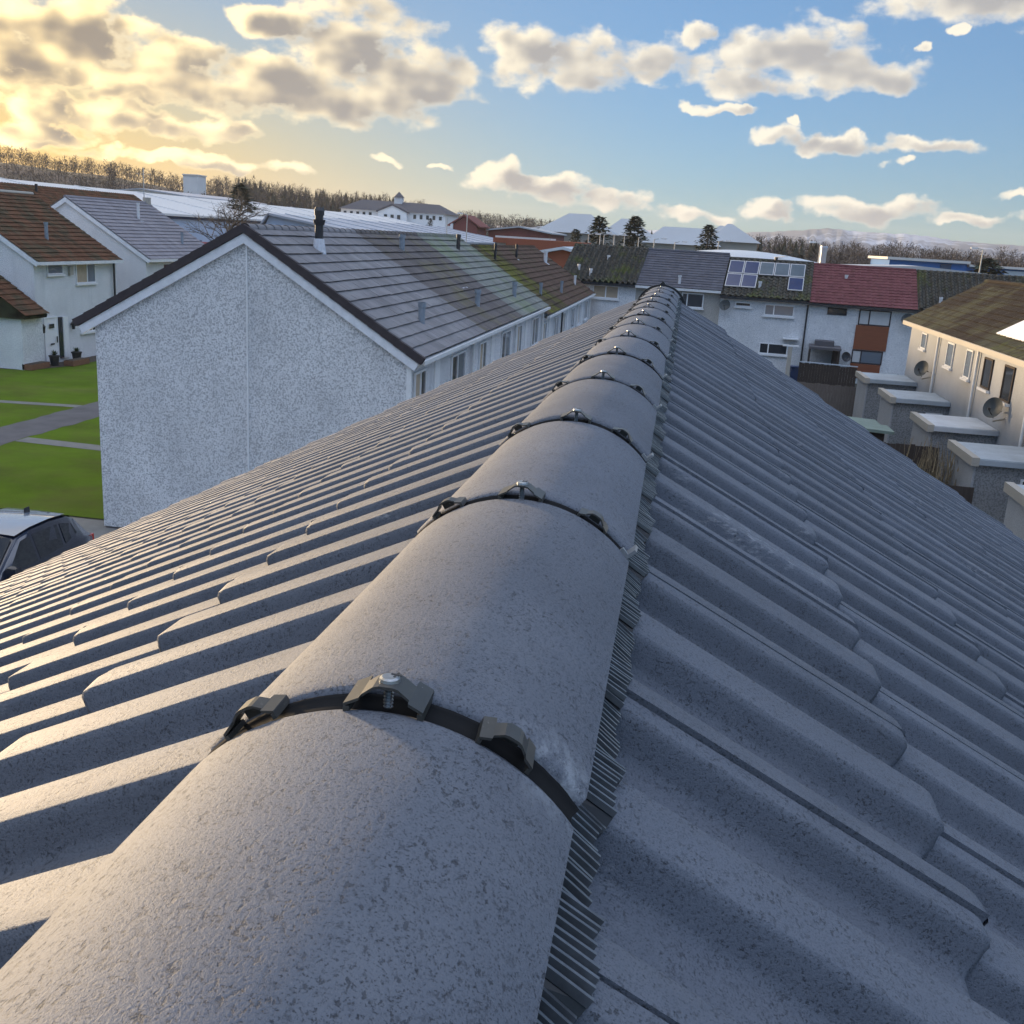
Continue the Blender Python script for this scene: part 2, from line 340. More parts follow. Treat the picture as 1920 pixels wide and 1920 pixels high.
def copy_tree(o, parent=None, shift=None):
    c = o.copy(); COL.objects.link(c); c.parent = parent
    if shift is not None: c.location = o.location + Vector(shift)
    for ch in [k for k in bpy.data.objects if k.parent is o]: copy_tree(ch, c)
    return c
def struct(o): o['kind'] = 'structure'; return o

# ------------------------------------------------------------------ ground
mb = MB(); mb.sheet([(-3300, -900), (3300, -900), (3300, 3300), (-3300, 3300)], -.02); struct(mb.build('ground', 'field'))
mb = MB(); mb.sheet([(-60, -20), (40, -20), (40, 100), (-60, 100)], 0.0); struct(mb.build('yard_ground', 'yard'))
mb = MB(); mb.sheet([(-40, 22.4), (-13.3, 22.4), (-13.3, 46), (-13.3, 62), (-29.6, 62), (-29.6, 44.9), (-40, 43)], .02); struct(mb.build('lawn', 'grass'))
mb = MB(); rp = random.Random(12); yy = [22.3 + k * .45 for k in range(88)]
mb.grid([[(-22.5 + rp.uniform(-.07, .07), y, .026), (-20.75 + rp.uniform(-.07, .07), y, .026)] for y in yy]); struct(mb.build('asphalt_path', 'asphalt'))
mb = MB(); mb.sheet([(-20.74, 30.15), (-20.74, 29.45), (-13.3, 29.0), (-13.3, 29.7)], .03)
mb.sheet([(-29.5, 35.3), (-29.5, 34.8), (-22.52, 35.75), (-22.52, 36.25)], .03); struct(mb.build('footpath', 'paving'))
mb = MB(); mb.sheet([(-34, 44.9), (-31.5, 42.9), (-29.5, 43.4), (-28.9, 45.5), (-28.6, 53), (-30, 56), (-30, 45)], .032); struct(mb.build('flower_bed', 'earth'))
mb = MB(); mb.sheet([(-30, 8), (-7, 8), (-7, 20.8), (-11.8, 22.3), (-16, 22.3), (-30, 22.3)], .012); struct(mb.build('parking_pavement', 'paving'))
# ------------------------------------------------------------------ the new roof we stand on
RX, APEX, YD = -.13, 7.05, 6.25           # ridge line x, height of the roll tops at the apex, far verge
TL, TR = .525, .585                       # slope (rise per metre) of left and right side
GAUGE, COVER, FIRST = .335, .30, .445
house = thing('tiled_house', 'house with new dark grey concrete roof tiles in the foreground', 'house', (RX, 2.0, 0))
def smooth(x, a, b): t = max(0, min(1, (x - a) / (b - a))); return t * t * (3 - 2 * t)
RH_ = .031
def roll(u):                              # height over the pan, rolls every .15 m centred on 0
    d = abs((u + .075) % .15 - .075)
    return RH_ * (1 - smooth(d, .0262, .0372))
def profile_us(): 
    us = [.006]
    for c in (0.0, .15, .30):
        for d in (-.055, -.0380, -.0365, -.0340, -.0317, -.0295, -.0272, -.0255, -.008, .006, .0255, .0272, .0295, .0317, .0340, .0365, .0380, .055):
            us.append(c + d)
    return sorted(set(round(u, 4) for u in us if .006 <= u <= .3028)) + [.3028]
US = profile_us()
def tile_mesh(name, seed):
    r = random.Random(seed); mb = MB(); mb.smooth = True
    L0, L1 = -.10, GAUGE
    def pt(u, v, dw=0.0):
        e = .0022 if u > .29 else 0.0                     # interlock lip stands a little proud
        return (u - .15, v, roll(u) - RH_ + e + .017 * (v / GAUGE) + dw)
    wob = [r.uniform(-.0012, .0012) for _ in US]
    rows = [[pt(u, L0) for u in US], [pt(u, .12) for u in US], [pt(u, L1 - .012) for u in US],
            [pt(u, L1 - .004 + w, -.0012) for u, w in zip(US, wob)], [pt(u, L1 + w, -.0055) for u, w in zip(US, wob)], [pt(u, L1 - .001 + w, -.021) for u, w in zip(US, wob)]]
    mb.grid(rows)
    for u in (US[0], US[-1]):                             # side lips
        k = -1 if u == US[0] else 1
        mb.quadv(*[pt(u, v) for v in (L0, L1 - .002)][::k], *[pt(u, v, -.02) for v in (L1 - .002, L0)][::k])
    me = mb.mesh(name); me.materials.append(M('tile_concrete')); return me
TM = [tile_mesh('roof_tile', s) for s in range(4)]
def slope_axes(side):
    t = TL if side < 0 else TR; c = 1 / math.sqrt(1 + t * t); s = t * c
    v = Vector((side * c, 0, -s)); u = Vector((0, 1 if side < 0 else -1, 0)); n = u.cross(v)
    return u, v, n
tiles = []
rt = random.Random(11)
for side in (-1, 1):
    u, v, n = slope_axes(side)
    for row in range(14):
        v0 = FIRST + (row - 1) * GAUGE                    # head of the course; its tail is one gauge lower
        off = .15 if row % 2 else 0.0
        for c in range(28):
            yc = YD - .15 - c * COVER - off + (.15 if side > 0 else .0)
            if yc + .15 > YD + .16 or yc < -2.2: continue
            half = yc + .15 > YD + .01
            if half: continue
            o = Vector((RX, yc, APEX)) + v * (v0 + rt.uniform(-.0025, .0025)) + n * rt.uniform(-.001, .0015)
            m = Matrix((u, v, n)).transposed().to_4x4(); m.translation = o
            m = m @ Matrix.Rotation(rt.uniform(-.004, .004), 4, 'Z') @ Matrix.Rotation(rt.uniform(-.003, .003), 4, 'Y')
            ctr = o + v * .16 - Vector((0, 0, 7.3)); fwd = ctr.normalized().dot(Vector((-.1445, .955, -.2589)))
            tiles.append((ctr.length if fwd > .62 else 50 + ctr.length, m, rt.randrange(4), side, row))
tiles.sort(key=lambda t: t[0])
inv = Matrix.Translation(-house.location)
for d, m, k, side, row in tiles[:300]:
    o = link('roof_tile', TM[k], house); o.matrix_local = inv @ m
mb = MB(); mb.smooth = True
for d, m, k, side, row in tiles[300:]:
    i = len(mb.v); mb.v += [tuple(m @ q.co) for q in TM[k].vertices]; mb.f += [tuple(i + a for a in p.vertices) for p in TM[k].polygons]
tag(mb.build('roof_tiles_beyond', 'tile_concrete', house), kind='stuff')
# half tiles closing every second course at the far verge are cut from the same profile
mb = MB(); mb.smooth = True
hu = [q for q in US if q <= .15]
for side in (-1, 1):
    u, v, n = slope_axes(side)
    for row in range(14):
        if (row % 2 == 0) == (side < 0): continue
        v0 = FIRST + (row - 1) * GAUGE
        rows = []
        for vv, dw in ((-.1, 0), (.12, 0), (GAUGE - .006, 0), (GAUGE, -.005), (GAUGE, -.021)):
            rows.append([Vector((RX, YD - .15 + q, APEX)) + v * (v0 + vv) + n * (roll(q) - RH_ + .017 * vv / GAUGE + dw) for q in hu])
        mb.grid(rows)
tag(mb.build('half_tiles', 'tile_concrete', house), kind='stuff')

# dry-ridge strip: pleated skirt on both sides under the ridge tiles; glints on the pleat crests painted as paler ribs
for side in (-1, 1):
    u, v, n = slope_axes(side); mb = MB(); rows = []
    y = -1.6; k = 0
    EX = .118 if side < 0 else .134
    ribs = MB(); up = n
    def sk(yy, vv):
        base = max(roll(YD - yy) - RH_, -.022); f = (vv - .070) / (EX - .070)
        return Vector((RX, yy, APEX)) + v * vv + n * (.006 + f * (base * .40 - .001))
    while y < YD:
        c4 = k; jag = .0018 * math.sin(c4 * .9) + .002 * math.sin(c4 * .21 + 1) + rt.uniform(-.0008, .0008)
        rows.append([sk(y, .070), sk(y, .105), sk(y, EX + jag), sk(y, EX + jag) - n * .005])
        w = .0009; h = .0040 + rt.uniform(-.0006, .0008); tilt = rt.uniform(-.0012, .0012)
        p0, p1 = sk(y, .080), sk(y + tilt, EX + jag - .0005); d = Vector((0, w, 0))
        i = len(ribs.v); ribs.v += [tuple(q) for q in (p0 - d * 1.6, p0 + d * 1.6, p0 - d + n * h, p0 + d + n * h, p1 - d * 1.6, p1 + d * 1.6, p1 - d + n * h, p1 + d + n * h)]
        ribs.f += [(i + 2, i + 3, i + 7, i + 6), (i, i + 2, i + 6, i + 4), (i + 1, i + 5, i + 7, i + 3), (i + 4, i + 6, i + 7, i + 5)]
        y += .0066 + rt.uniform(-.0004, .0004); k += 1
    mb.grid(rows); sko = mb.build('ridge_skirt', 'skirt_black', house); tag(ribs.build('skirt_ribs', 'strip_metal_glint', sko), kind='stuff')

# ridge tiles, seals and clips
RR, RA = .131, R(51.5)
ZC = 7.068 - RR
def ridge_mesh():
    mb = MB(); mb.smooth = True; n = 28; Lr = .433
    def ring(y, r): return [(r * math.sin(-RA + 2 * RA * k / n), y, r * math.cos(-RA + 2 * RA * k / n)) for k in range(n + 1)]
    rows = [ring(0, RR - .014), ring(0.0005, RR - .001), ring(.004, RR + .0018), ring(.02, RR + .002), ring(.22, RR), ring(Lr - .006, RR - .0012), ring(Lr, RR - .0035), ring(Lr, RR - .018)]
    mb.grid(rows)
    for s in (0, n):                                     # thickness along the lower edges
        mb.quadv(rows[1][s], rows[6][s], rows[7][s], rows[0][s])
    me = mb.mesh('ridge_tile'); me.materials.append(M('ridge_concrete')); return me
RM = ridge_mesh()
Y1 = .468
def seal_mesh():
    mb = MB(); mb.smooth = True; n = 40; rr = random.Random(5); rows = []
    for y, r in ((-.0100, -.014), (-.0070, -.0060), (.0030, -.0056), (.0066, -.0030), (.0076, -.0016), (.0090, -.006)):
        rows.append([((RR + r + rr.uniform(-.0006, .0006)) * math.sin(-RA * 1.02 + 2.04 * RA * k / n), y, (RR + r) * math.cos(-RA * 1.02 + 2.04 * RA * k / n)) for k in range(n + 1)])
    mb.grid(rows); me = mb.mesh('joint_seal'); me.materials.append(M('seal_rubber')); return me
SM = seal_mesh()
def clip_mesh(big):
    """pressed saddle clip: two feet, raised arch between them, notched at the back"""
    mb = MB(); s = .60 if big else .46; t = .0016
    prof = [(-.034, .000, .026, .020), (-.021, .0065, .026, .020), (-.0205, .007, .020, .008), (-.011, .0145, .020, .007), (-.006, .0160, .020, .009), (.006, .0160, .020, .009), (.011, .0145, .020, .007), (.0205, .007, .020, .008), (.021, .0065, .026, .020), (.034, .000, .026, .020)]
    top = []; bot = []
    for x, z, f, b in prof:
        top.append([(x * s, -f * s, z * s + t), (x * s, b * s, z * s + t)]); bot.append([(x * s, b * s, z * s), (x * s, -f * s, z * s)])
    for i in range(len(prof) - 1):
        a, b = top[i], top[i + 1]; c, d = bot[i], bot[i + 1]
        mb.quadv(a[0], b[0], b[1], a[1]); mb.quadv(c[0], d[0], d[1], c[1])
        mb.quadv(a[0], c[1], d[1], b[0]); mb.quadv(a[1], b[1], d[0], c[0])
    for i in (0, -1): mb.quadv(top[i][0], top[i][1], bot[i][0], bot[i][1])
    mb.box(-.034 * s, -.029 * s, -.026 * s, .020 * s, -.006 * s, .0005 * s); mb.box(.029 * s, .034 * s, -.026 * s, .020 * s, -.006 * s, .0005 * s)
    if not big: mb.box(-.012 * s, .012 * s, .000, .0016, .0005, .0140 * s)        # folded web behind the arch
    me = mb.mesh('ridge_clip' if big else 'side_clip'); me.materials.append(M('clip_grey')); return me
CM, CS = clip_mesh(True), clip_mesh(False)
def screw_mesh():
    mb = MB()
    mb.tube((0, -.003, .0108), (0, -.003, .0126), .0056, .0052, 16); mb.tube((0, -.003, .0126), (0, -.003, .0133), .0052, .0040, 16)
    z = -.004
    while z < .0105: mb.tube((0, -.004, z), (0, -.004, z + .0012), .0017, .0027, 8, False); mb.tube((0, -.004, z + .0012), (0, -.004, z + .0018), .0027, .0017, 8, False); z += .0018
    me = mb.mesh('screw'); me.materials.append(M('zinc'))
    return me
def cross_mesh():
    mb = MB(); mb.box(-.0030, .0030, -.0036, -.0024, .01325, .0135); mb.box(-.0006, .0006, -.0060, .0000, .01325, .01353)
    me = mb.mesh('screw_recess'); me.materials.append(M('black_plastic')); return me
SCM, XRM = screw_mesh(), cross_mesh()
tabm = MB(); tabm.box(-.0015, .0015, -.012, .006, -.008, .004); tabm.box(-.009, -.0015, -.012, -.008, -.008, -.004); TABM = tabm.mesh('edge_tab'); TABM.materials.append(M('clip_pale'))
def at_ridge(data, name, ang, rad, y, parent=house, yaw=0.0):
    o = link(name, data, parent)
    m = Matrix.Translation((RX, y, ZC)) @ Matrix.Rotation(ang, 4, 'Y') @ Matrix.Translation((0, 0, rad)) @ Matrix.Rotation(yaw, 4, 'Z')
    o.matrix_local = inv @ m; return o
rr = random.Random(2)
for i in range(-3, 13):
    yj = Y1 + .45 * i
    m = Matrix.Translation((RX + rr.uniform(-.0015, .0015), yj + .0082, ZC + rr.uniform(-.001, .001))) @ Matrix.Rotation(rr.uniform(-.004, .004), 4, 'Z') @ Matrix.Rotation(rr.uniform(-.003, .003), 4, 'X')
    o = link('ridge_tile', RM, house); o.matrix_local = inv @ m
    at_ridge(SM, 'joint_seal', 0, 0, yj)
    c = at_ridge(CM, 'ridge_clip', R(rr.uniform(-1.5, 1.5)), RR + .0008, yj, yaw=R(rr.uniform(-4, 4)))
    s_ = link('screw', SCM, c); x_ = link('screw_recess', XRM, c); x_.rotation_euler.z = rr.uniform(0, 1.5)
    at_ridge(CS, 'side_clip', R(-33 + rr.uniform(-2, 2)), RR + .0005, yj, yaw=R(rr.uniform(-5, 5)))
    at_ridge(CS, 'side_clip', R(29.5 + rr.uniform(-2, 2)), RR + .0005, yj, yaw=R(rr.uniform(-5, 5)))
    if i != 0: at_ridge(TABM, 'edge_tab', R(50), RR + .008, yj)
# end cap and verge units at the far gable
mb = MB(); poly = [((RR + .014) * math.sin(a) * 1.02, ZC - .0 + (RR + .010) * math.cos(a)) for a in [R(-88 + 176 * k / 24) for k in range(25)]]
poly[12] = (0, ZC + RR + .030); poly = [(x + RX, z) for x, z in poly] + [(RX + .19, ZC - .08), (RX - .19, ZC - .08)]
mb.prism(poly, YD + .005, YD + .045); mb.build('ridge_end_cap', 'black_plastic', house)
for side in (-1, 1):
    u, v, n = slope_axes(side)
    for row in range(14):
        mb = MB(); mx = Matrix((Vector((0, 1, 0)), v, n)).transposed().to_4x4(); mx.translation = Vector((RX, YD, APEX)) + v * (FIRST + (row - 1) * GAUGE)
        mb.box(.004, .03, -.06, GAUGE + .012, -.10, -.024 + (.012), mx); mb.box(-.03, .03, GAUGE + .004, GAUGE + .030, -.09, -.012, mx)
        mb.build('verge_unit', 'black_plastic', house)
# walls below
mb = MB(); wl, wr = -4.7, 4.4
mb.prism([(RX + wl, 0), (RX + wr, 0), (RX + wr, APEX - .2 - wr * TR), (RX, APEX - .2), (RX + wl, APEX - .2 + wl * TL)], -2.0, YD - .12); mb.build('wall', 'pebbledash_white', house)
# a short length of batten board under the tiles at the camera end closes the roof
for side in (-1, 1):
    u, v, n = slope_axes(side); mb = MB(); mx = Matrix((Vector((0, 1, 0)), v, n)).transposed().to_4x4(); mx.translation = Vector((RX, 0, APEX))
    mb.box(-2.2, YD - .02, .12, 5.0, -.12, -.075, mx); mb.build('roof_underlay', 'black_plastic', house)

# ------------------------------------------------------------------ house builder
def pane_wall(parent, O, a, nrm, s0, s1, z0, z1, panes, glass='glass_dark', frame='upvc', sill=True, fw=.055, name='window'):
    """window in a wall: O origin on the wall line, a along, nrm outwards; panes = list of relative widths"""
    a = Vector((a[0], a[1], 0)).normalized(); nn = Vector((nrm[0], nrm[1], 0)).normalized()
    mx = Matrix(((a.x, nn.x, 0, O[0]), (a.y, nn.y, 0, O[1]), (0, 0, 1, 0), (0, 0, 0, 1)))
    mb = MB()
    mb.box(s0, s1, .004, .05, z0, z0 + fw, mx).box(s0, s1, .004, .05, z1 - fw, z1, mx)
    tot = sum(panes); x = s0; edges = [s0]
    for p in panes: x += (s1 - s0) * p / tot; edges.append(x)
    for i, e in enumerate(edges):
        lo = e - (0 if i == 0 else fw / 2); hi = e + (0 if i == len(edges) - 1 else fw / 2)
        if i == 0: hi = e + fw
        if i == len(edges) - 1: lo = e - fw
        mb.box(lo, hi, .005, .049, z0 + fw, z1 - fw, mx)
    w = mb.build(name, frame, parent)
    gl = glass if isinstance(glass, (list, tuple)) else [glass] * len(panes)
    for i in range(len(panes)):
        MB().box(edges[i] + fw / 2, edges[i + 1] - fw / 2, .006, .022, z0 + fw * .8, z1 - fw * .8, mx).build('pane', gl[i], w)
    if sill: MB().box(s0 - .06, s1 + .06, .004, .12, z0 - .09, z0 - .005, mx).build('sill', 'upvc', w)
    return w

def roof_courses(parent, E0, E1, T0, material, nrow, tile_w=.33, thick=.046, seed=1, name='tile_course'):
    """E0->E1 eave line, T0 ridge point above E0; every course one part made of separate butting tiles"""
    E0, E1, T0 = Vector(E0), Vector(E1), Vector(T0); a = (E1 - E0); L = a.length; a.normalize()
    v = (E0 - T0); S = v.length; v.normalize(); n = a.cross(v).normalized()
    if n.z < 0: n = -n
    g = S / nrow; r = random.Random(seed)
    for k in range(nrow):
        mb = MB(); x = -(tile_w / 2 if k % 2 else 0.0)
        while x < L - .01:
            x0, x1 = max(0, x), min(L, x + tile_w - .004); j = r.uniform(-.005, .005); d = r.uniform(-.006, .006)
            def P(xx, vv, w): return T0 + a * xx + v * vv + n * w
            v0, v1 = k * g - (.05 if k else 0), (k + 1) * g + d
            t0, t1 = .004, thick + j
            p = [P(x0, v0, t0), P(x1, v0, t0), P(x1, v1, t1), P(x0, v1, t1), P(x1, v1 - .004, t1 - .016), P(x0, v1 - .004, t1 - .016)]
            i = len(mb.v); mb.v += [tuple(q) for q in p]; mb.f += [(i, i + 1, i + 2, i + 3), (i + 3, i + 2, i + 4, i + 5), (i + 1, i + 4, i + 2), (i, i + 3, i + 5)]
            x += tile_w
        mb.build(name, material, parent)
def roof_relief(parent, E0, E1, T0, material, nrow, tile_w=.33, amp=.035, step=.03, seed=1, flat=.0, name='roof_tiles'):
    """far roof: rolled and stepped tile relief, too fine to pick apart, one part"""
    E0, E1, T0 = Vector(E0), Vector(E1), Vector(T0); a = (E1 - E0); L = a.length; a.normalize()
    v = (E0 - T0); S = v.length; v.normalize(); n = a.cross(v).normalized()
    if n.z < 0: n = -n
    g = S / nrow; nt = max(1, round(L / tile_w)); tw = L / nt; r = random.Random(seed); mb = MB()
    for k in range(nrow):
        for i in range(nt):
            j = r.uniform(-.006, .006); xs = [i * tw, i * tw + tw * .28, i * tw + tw * .5, i * tw + tw * .72, (i + 1) * tw]; hs = [0, 0, amp, amp, 0] if amp else [0] * 5
            top = [T0 + a * x + v * (k * g - (.04 if k else 0)) + n * (h + .003) for x, h in zip(xs, hs)]
            bot = [T0 + a * x + v * ((k + 1) * g) + n * (h + step + j) for x, h in zip(xs, hs)]
            lip = [T0 + a * x + v * ((k + 1) * g - .004) + n * (h + j) for x, h in zip(xs, hs)]
            mb.grid([top, bot, lip])
    return tag(mb.build(name, material, parent), kind='stuff')

def vent(parent, p, h, r, m, foot=None, name='vent_pipe'):
    x, y, z = p; mb = MB(); mb.tube((x, y, z - .15), (x, y, z + h), r, r, 10); mb.tube((x, y, z + h - .12), (x, y, z + h), r * 1.2, r * 1.2, 10)
    o = mb.build(name, m, parent)
    if foot: MB().box(x - .2, x + .28, y - .2, y + .2, z - .16, z + .02, Matrix.Translation((x, 0, z)) @ Matrix.Rotation(R(30), 4, 'Y') @ Matrix.Translation((-x, 0, -z))).build('flashing', foot, o)
    return o
def dish(parent, c, nrm, r, m='dish_grey'):
    c = Vector(c); nn = Vector(nrm).normalized(); a = nn.orthogonal().normalized(); b = nn.cross(a); mb = MB(); mb.smooth = True; rows = []
    for k in range(5):
        q = r * k / 4; rows.append([c + nn * (.35 * q * q / r) + (a * math.cos(t) + b * math.sin(t)) * q for t in [2 * math.pi * j / 20 for j in range(21)]])
    mb.grid(rows); o = mb.build('satellite_dish', m, parent)
    MB().tube(c - Vector((0, 0, r * .9)), c + nn * r * .85 - Vector((0, 0, r * .3)), .015, .015, 6).tube(c, c - nn * .35, .025, .025, 6).box(*[q for k in range(3) for q in ((c + nn * r * .85)[k] - .04 - (r * .25 if k == 2 else 0), (c + nn * r * .85)[k] + .04 - (r * .25 if k == 2 else 0))]).build('dish_arm', 'black_pipe', o)
    return o

# ------------------------------------------------------------------ terrace on the left (ridge parallel to ours)
NX, NZ, NEL, NER, NZL, NZR = -9.5, 7.17, -13.5, -5.5, 4.86, 4.60
def terrace_house(y0, y1, rm, label, nrow=14, first=False, dz=0.0, exr=0.0, mossy=False, wall='pebbledash_white', seed=1, group=None):
    h = thing('terraced_house', label, 'house', (NX, (y0 + y1) / 2, 0), group)
    ze = NZR + dz; zr = NZ + dz; xe = NER + exr
    mb = MB(); mb.prism([(-13.13, 0.06), (-5.76, .06), (-5.76, ze - .03), (NX, zr - .16), (-13.13, NZL + dz + .02)], y0 + .02, y1 - .01); mb.build('wall', wall, h)
    roof_courses(h, (xe, y0 - (.05 if first else 0), ze), (xe, y1, ze), (NX + .02, y0 - (.05 if first else 0), zr), rm, nrow, seed=seed)
    roof_courses(h, (NEL, y1, NZL + dz), (NEL, y0 - .05, NZL + dz), (NX - .02, y1, zr), rm, nrow, seed=seed + 50)
    L = y1 - y0; nr = int(L / .45); rq = random.Random(seed)
    for k in range(nr):
        q = MB(); q.smooth = True; yy = y0 + k * L / nr; rw = []
        for y, g in ((yy, .012), (yy + .04, .012), (yy + .05, 0), (yy + L / nr - .01, 0)): rw.append([((.125 + g) * math.sin(t) + NX, y, zr - .06 + (.125 + g) * math.cos(t)) for t in [R(-80 + 16 * j) for j in range(11)]])
        q.grid(rw); q.build('ridge_tile', rm, h)
    mb = MB(); mb.box(xe - .04, xe + .09, y0 + (.05 if first else 0), y1 - .02, ze - .12, ze - .03); mb.build('gutter', 'gutter_white', h)
    mb = MB(); mb.box(-5.76, xe - .05, y0 + .06, y1 - .03, ze - .2, ze - .1); mb.build('soffit', 'white_paint', h)
    return h
N1 = terrace_house(21.76, 29.2, 'roof_grey', 'end terrace house with pale grey roof and speckled blank gable wall', first=True, wall='pebbledash_speckled', seed=1)
N2 = terrace_house(29.2, 36.1, 'roof_brown_grey', 'terraced house with dark brown grey roof next to pale end house', seed=2)
N3 = terrace_house(36.1, 43.1, 'roof_green_grey', 'terraced house with pale green grey roof, third along the left terrace', seed=3)
N4 = terrace_house(43.1, 50.2, 'roof_moss', 'terraced house with mossy yellow green roof stepping down in left terrace', dz=-.40, seed=4, nrow=13)
N5 = terrace_house(50.2, 57.6, 'roof_brown', 'terraced house with brown roof and moss, fifth along left terrace', dz=-.40, seed=5, nrow=13)
N6 = terrace_house(57.6, 65.2, 'roof_brown', 'far end house of left terrace with brown roof', dz=-.40, seed=6, nrow=13)
# gable trim of the end house: dark verge tiles, white bargeboards, joint bead, plinth
for (xa, za, xb, zb) in ((NX, NZ, NEL - .06, NZL), (NX, NZ, NER + .06, NZR)):
    d = Vector((xb - xa, 0, zb - za)); L = d.length; d.normalize(); up = Vector((-d.z, 0, d.x)) if d.x > 0 else Vector((d.z, 0, -d.x))
    ns = 14
    for k in range(ns):
        mb = MB(); p0 = Vector((xa, 0, za)) + d * (L * k / ns - .02); p1 = Vector((xa, 0, za)) + d * (L * (k + 1) / ns + .03)
        lift = .018
        ps = [p0 + up * .055, p1 + up * (.055 + lift), p1 - up * (.115 - lift), p0 - up * .115]
        yo = .004 * (k % 2) + (.002 if xb > xa else 0); mb.prism([(q.x, q.z) for q in ps], 21.655 + yo, 21.79 - yo); mb.build('verge_tile', 'verge_dark', N1)
    mb = MB(); p0 = Vector((xa, 0, za)); p1 = p0 + d * (L - .02)
    ps = [p0 - up * .118, p1 - up * .118, p1 - up * .30, p0 - up * .30]
    ps[0] = Vector((xa, 0, za - .137)); ps[3] = Vector((xa, 0, za - .348)); mb.prism([(q.x, q.z) for q in ps], 21.69, 21.775); mb.build('bargeboard', 'white_board', N1)
MB().box(NX + .02, NX + .055, 21.745, 21.79, .1, NZ - .32).build('joint_bead', 'white_paint', N1)
MB().box(-13.10, -5.8, 21.80, 21.9, -.02, .07).build('plinth', 'asphalt', N1)
MB().box(-5.80, -5.70, 21.765, 21.85, .1, 4.45).build('corner_bead', 'white_paint', N1)
# windows, white panels and pipes on the front walls of the terrace
FW = -5.757
for h, y0 in ((N1, 21.76), (N2, 29.2), (N3, 36.1), (N4, 43.1), (N5, 50.2), (N6, 57.6)):
    dz = -.4 if h in (N4, N5, N6) else 0
    pane_wall(h, (FW, y0), (0, 1), (1, 0), .45, 1.5, 3.15 + dz, 4.25 + dz, [1, 1], ['curtain', 'glass_dark'])
    pane_wall(h, (FW, y0), (0, 1), (1, 0), 4.2, 5.9, 3.15 + dz, 4.25 + dz, [1, 1.4], ['glass_dark', 'glass_sky'])
    pane_wall(h, (FW, y0), (0, 1), (1, 0), 4.2, 5.9, .9, 2.1, [1, 1.4], 'glass_dark')
    MB().box(FW, FW + .03, y0 + 2.4, y0 + 2.9, .2, 4.35 + dz).build('wall_panel', 'white_paint', h)
    MB().box(FW, FW + .9, y0 + .2, y0 + 1.8, 2.35, 2.5).build('porch_canopy', 'white_paint', h)
    MB().tube((FW + .08, y0 + 6.75, .1), (FW + .08, y0 + 6.75, 4.5 + dz), .045, .045, 8).build('downpipe', 'black_pipe' if h is N4 else 'gutter_white', h)
# flues and vent pipes
c = vent(N1, (-8.75, 24.35, 6.72), .92, .10, 'black_pipe', None, 'flue')
MB().tube((-8.75, 24.35, 7.30), (-8.75, 24.35, 7.42), .125, .15, 10).tube((-8.75, 24.35, 7.62), (-8.75, 24.35, 7.70), .13, .09, 10).build('flue_cowl', 'black_pipe', c)
mb = MB(); mb.tube((-8.75, 24.35, 6.62), (-8.75, 24.35, 6.98), .18, .12, 12); mb.box(-8.93, -8.35, 24.2, 24.5, 6.46, 6.62, Matrix.Translation((-8.75, 0, 6.62)) @ Matrix.Rotation(R(31), 4, 'Y') @ Matrix.Translation((8.75, 0, -6.62))); mb.build('lead_flashing', 'lead', c)
vent(N2, (-8.72, 31.7, 6.66), .5, .085, 'grey_pipe', 'lead'); vent(N3, (-8.7, 39.7, 6.64), .62, .075, 'black_pipe', 'lead')
vent(N1, (-6.3, 24.9, 5.1), .52, .085, 'grey_pipe', 'roof_grey'); vent(N2, (-6.33, 32.0, 5.1), .55, .085, 'grey_pipe', 'lead'); vent(N3, (-6.3, 38.9, 5.1), .56, .085, 'grey_pipe', 'roof_green_grey')
vent(N4, (-8.6, 47.1, 6.2), .75, .06, 'black_pipe'); vent(N5, (-8.65, 53.4, 6.22), .7, .06, 'black_pipe', 'lead'); vent(N4, (-6.45, 47.3, 4.8), .55, .07, 'grey_pipe')
vent(N5, (-6.2, 53.2, 4.66), .6, .07, 'grey_pipe'); vent(N6, (-6.4, 61.5, 4.76), .55, .07, 'white_pipe'); vent(N6, (-8.2, 61.3, 5.95), .65, .11, 'white_pipe', 'lead')
for p in ((-7.6, 31.3, 5.95), (-7.0, 33.3, 5.57)): MB().box(-.05, .05, -.35, .35, .01, .03, Matrix.Translation(p) @ Matrix.Rotation(R(33), 4, 'Y')).build('lead_patch', 'lead', N2)

# ------------------------------------------------------------------ two houses on the far left and the garage
def left_house(y0, y1, rm, label, seed, far=False):
    h = thing('terraced_house', label, 'house', (-34.8, (y0 + y1) / 2, 0))
    mb = MB(); mb.prism([(-39.5, 0), (-30.1, 0), (-30.1, 4.92), (-34.8, 7.85), (-39.5, 4.92)], y0, y1); mb.build('wall', 'pebbledash_white', h)
    roof_courses(h, (-29.75, y0 - .12, 4.86), (-29.75, y1 + .12, 4.86), (-34.78, y0 - .12, 8.0), rm, 17, seed=seed)
    roof_courses(h, (-39.85, y1 + .12, 4.86), (-39.85, y0 - .12, 4.86), (-34.82, y1 + .12, 8.0), rm, 17, seed=seed + 9)
    MB().box(-29.85, -29.68, y0 - .1, y1 + .1, 4.72, 4.87).build('gutter', 'gutter_white', h)
    for s in (-1, 1):
        d = Vector((s * 5.03, 0, -3.14)); L = d.length; d.normalize(); up = Vector((-d.z * s, 0, abs(d.x))) if s > 0 else Vector((d.z, 0, -d.x)); up = Vector((abs(d.z) * s, 0, abs(d.x)))
        p0 = Vector((-34.8, 0, 7.97)); p1 = p0 + d * L
        MB().prism([(q.x, q.z) for q in (p0, p1, p1 - up * .22, p0 - Vector((0, 0, .26)))], y0 - .11, y0 - .03).build('bargeboard', 'white_board', h)
    MB().tube((-34.8, y0 - .1, 8.0), (-34.8, y1 + .1, 8.0), .10, .10, 8).build('ridge_cap', rm if far else 'render_pale', h)
    return h
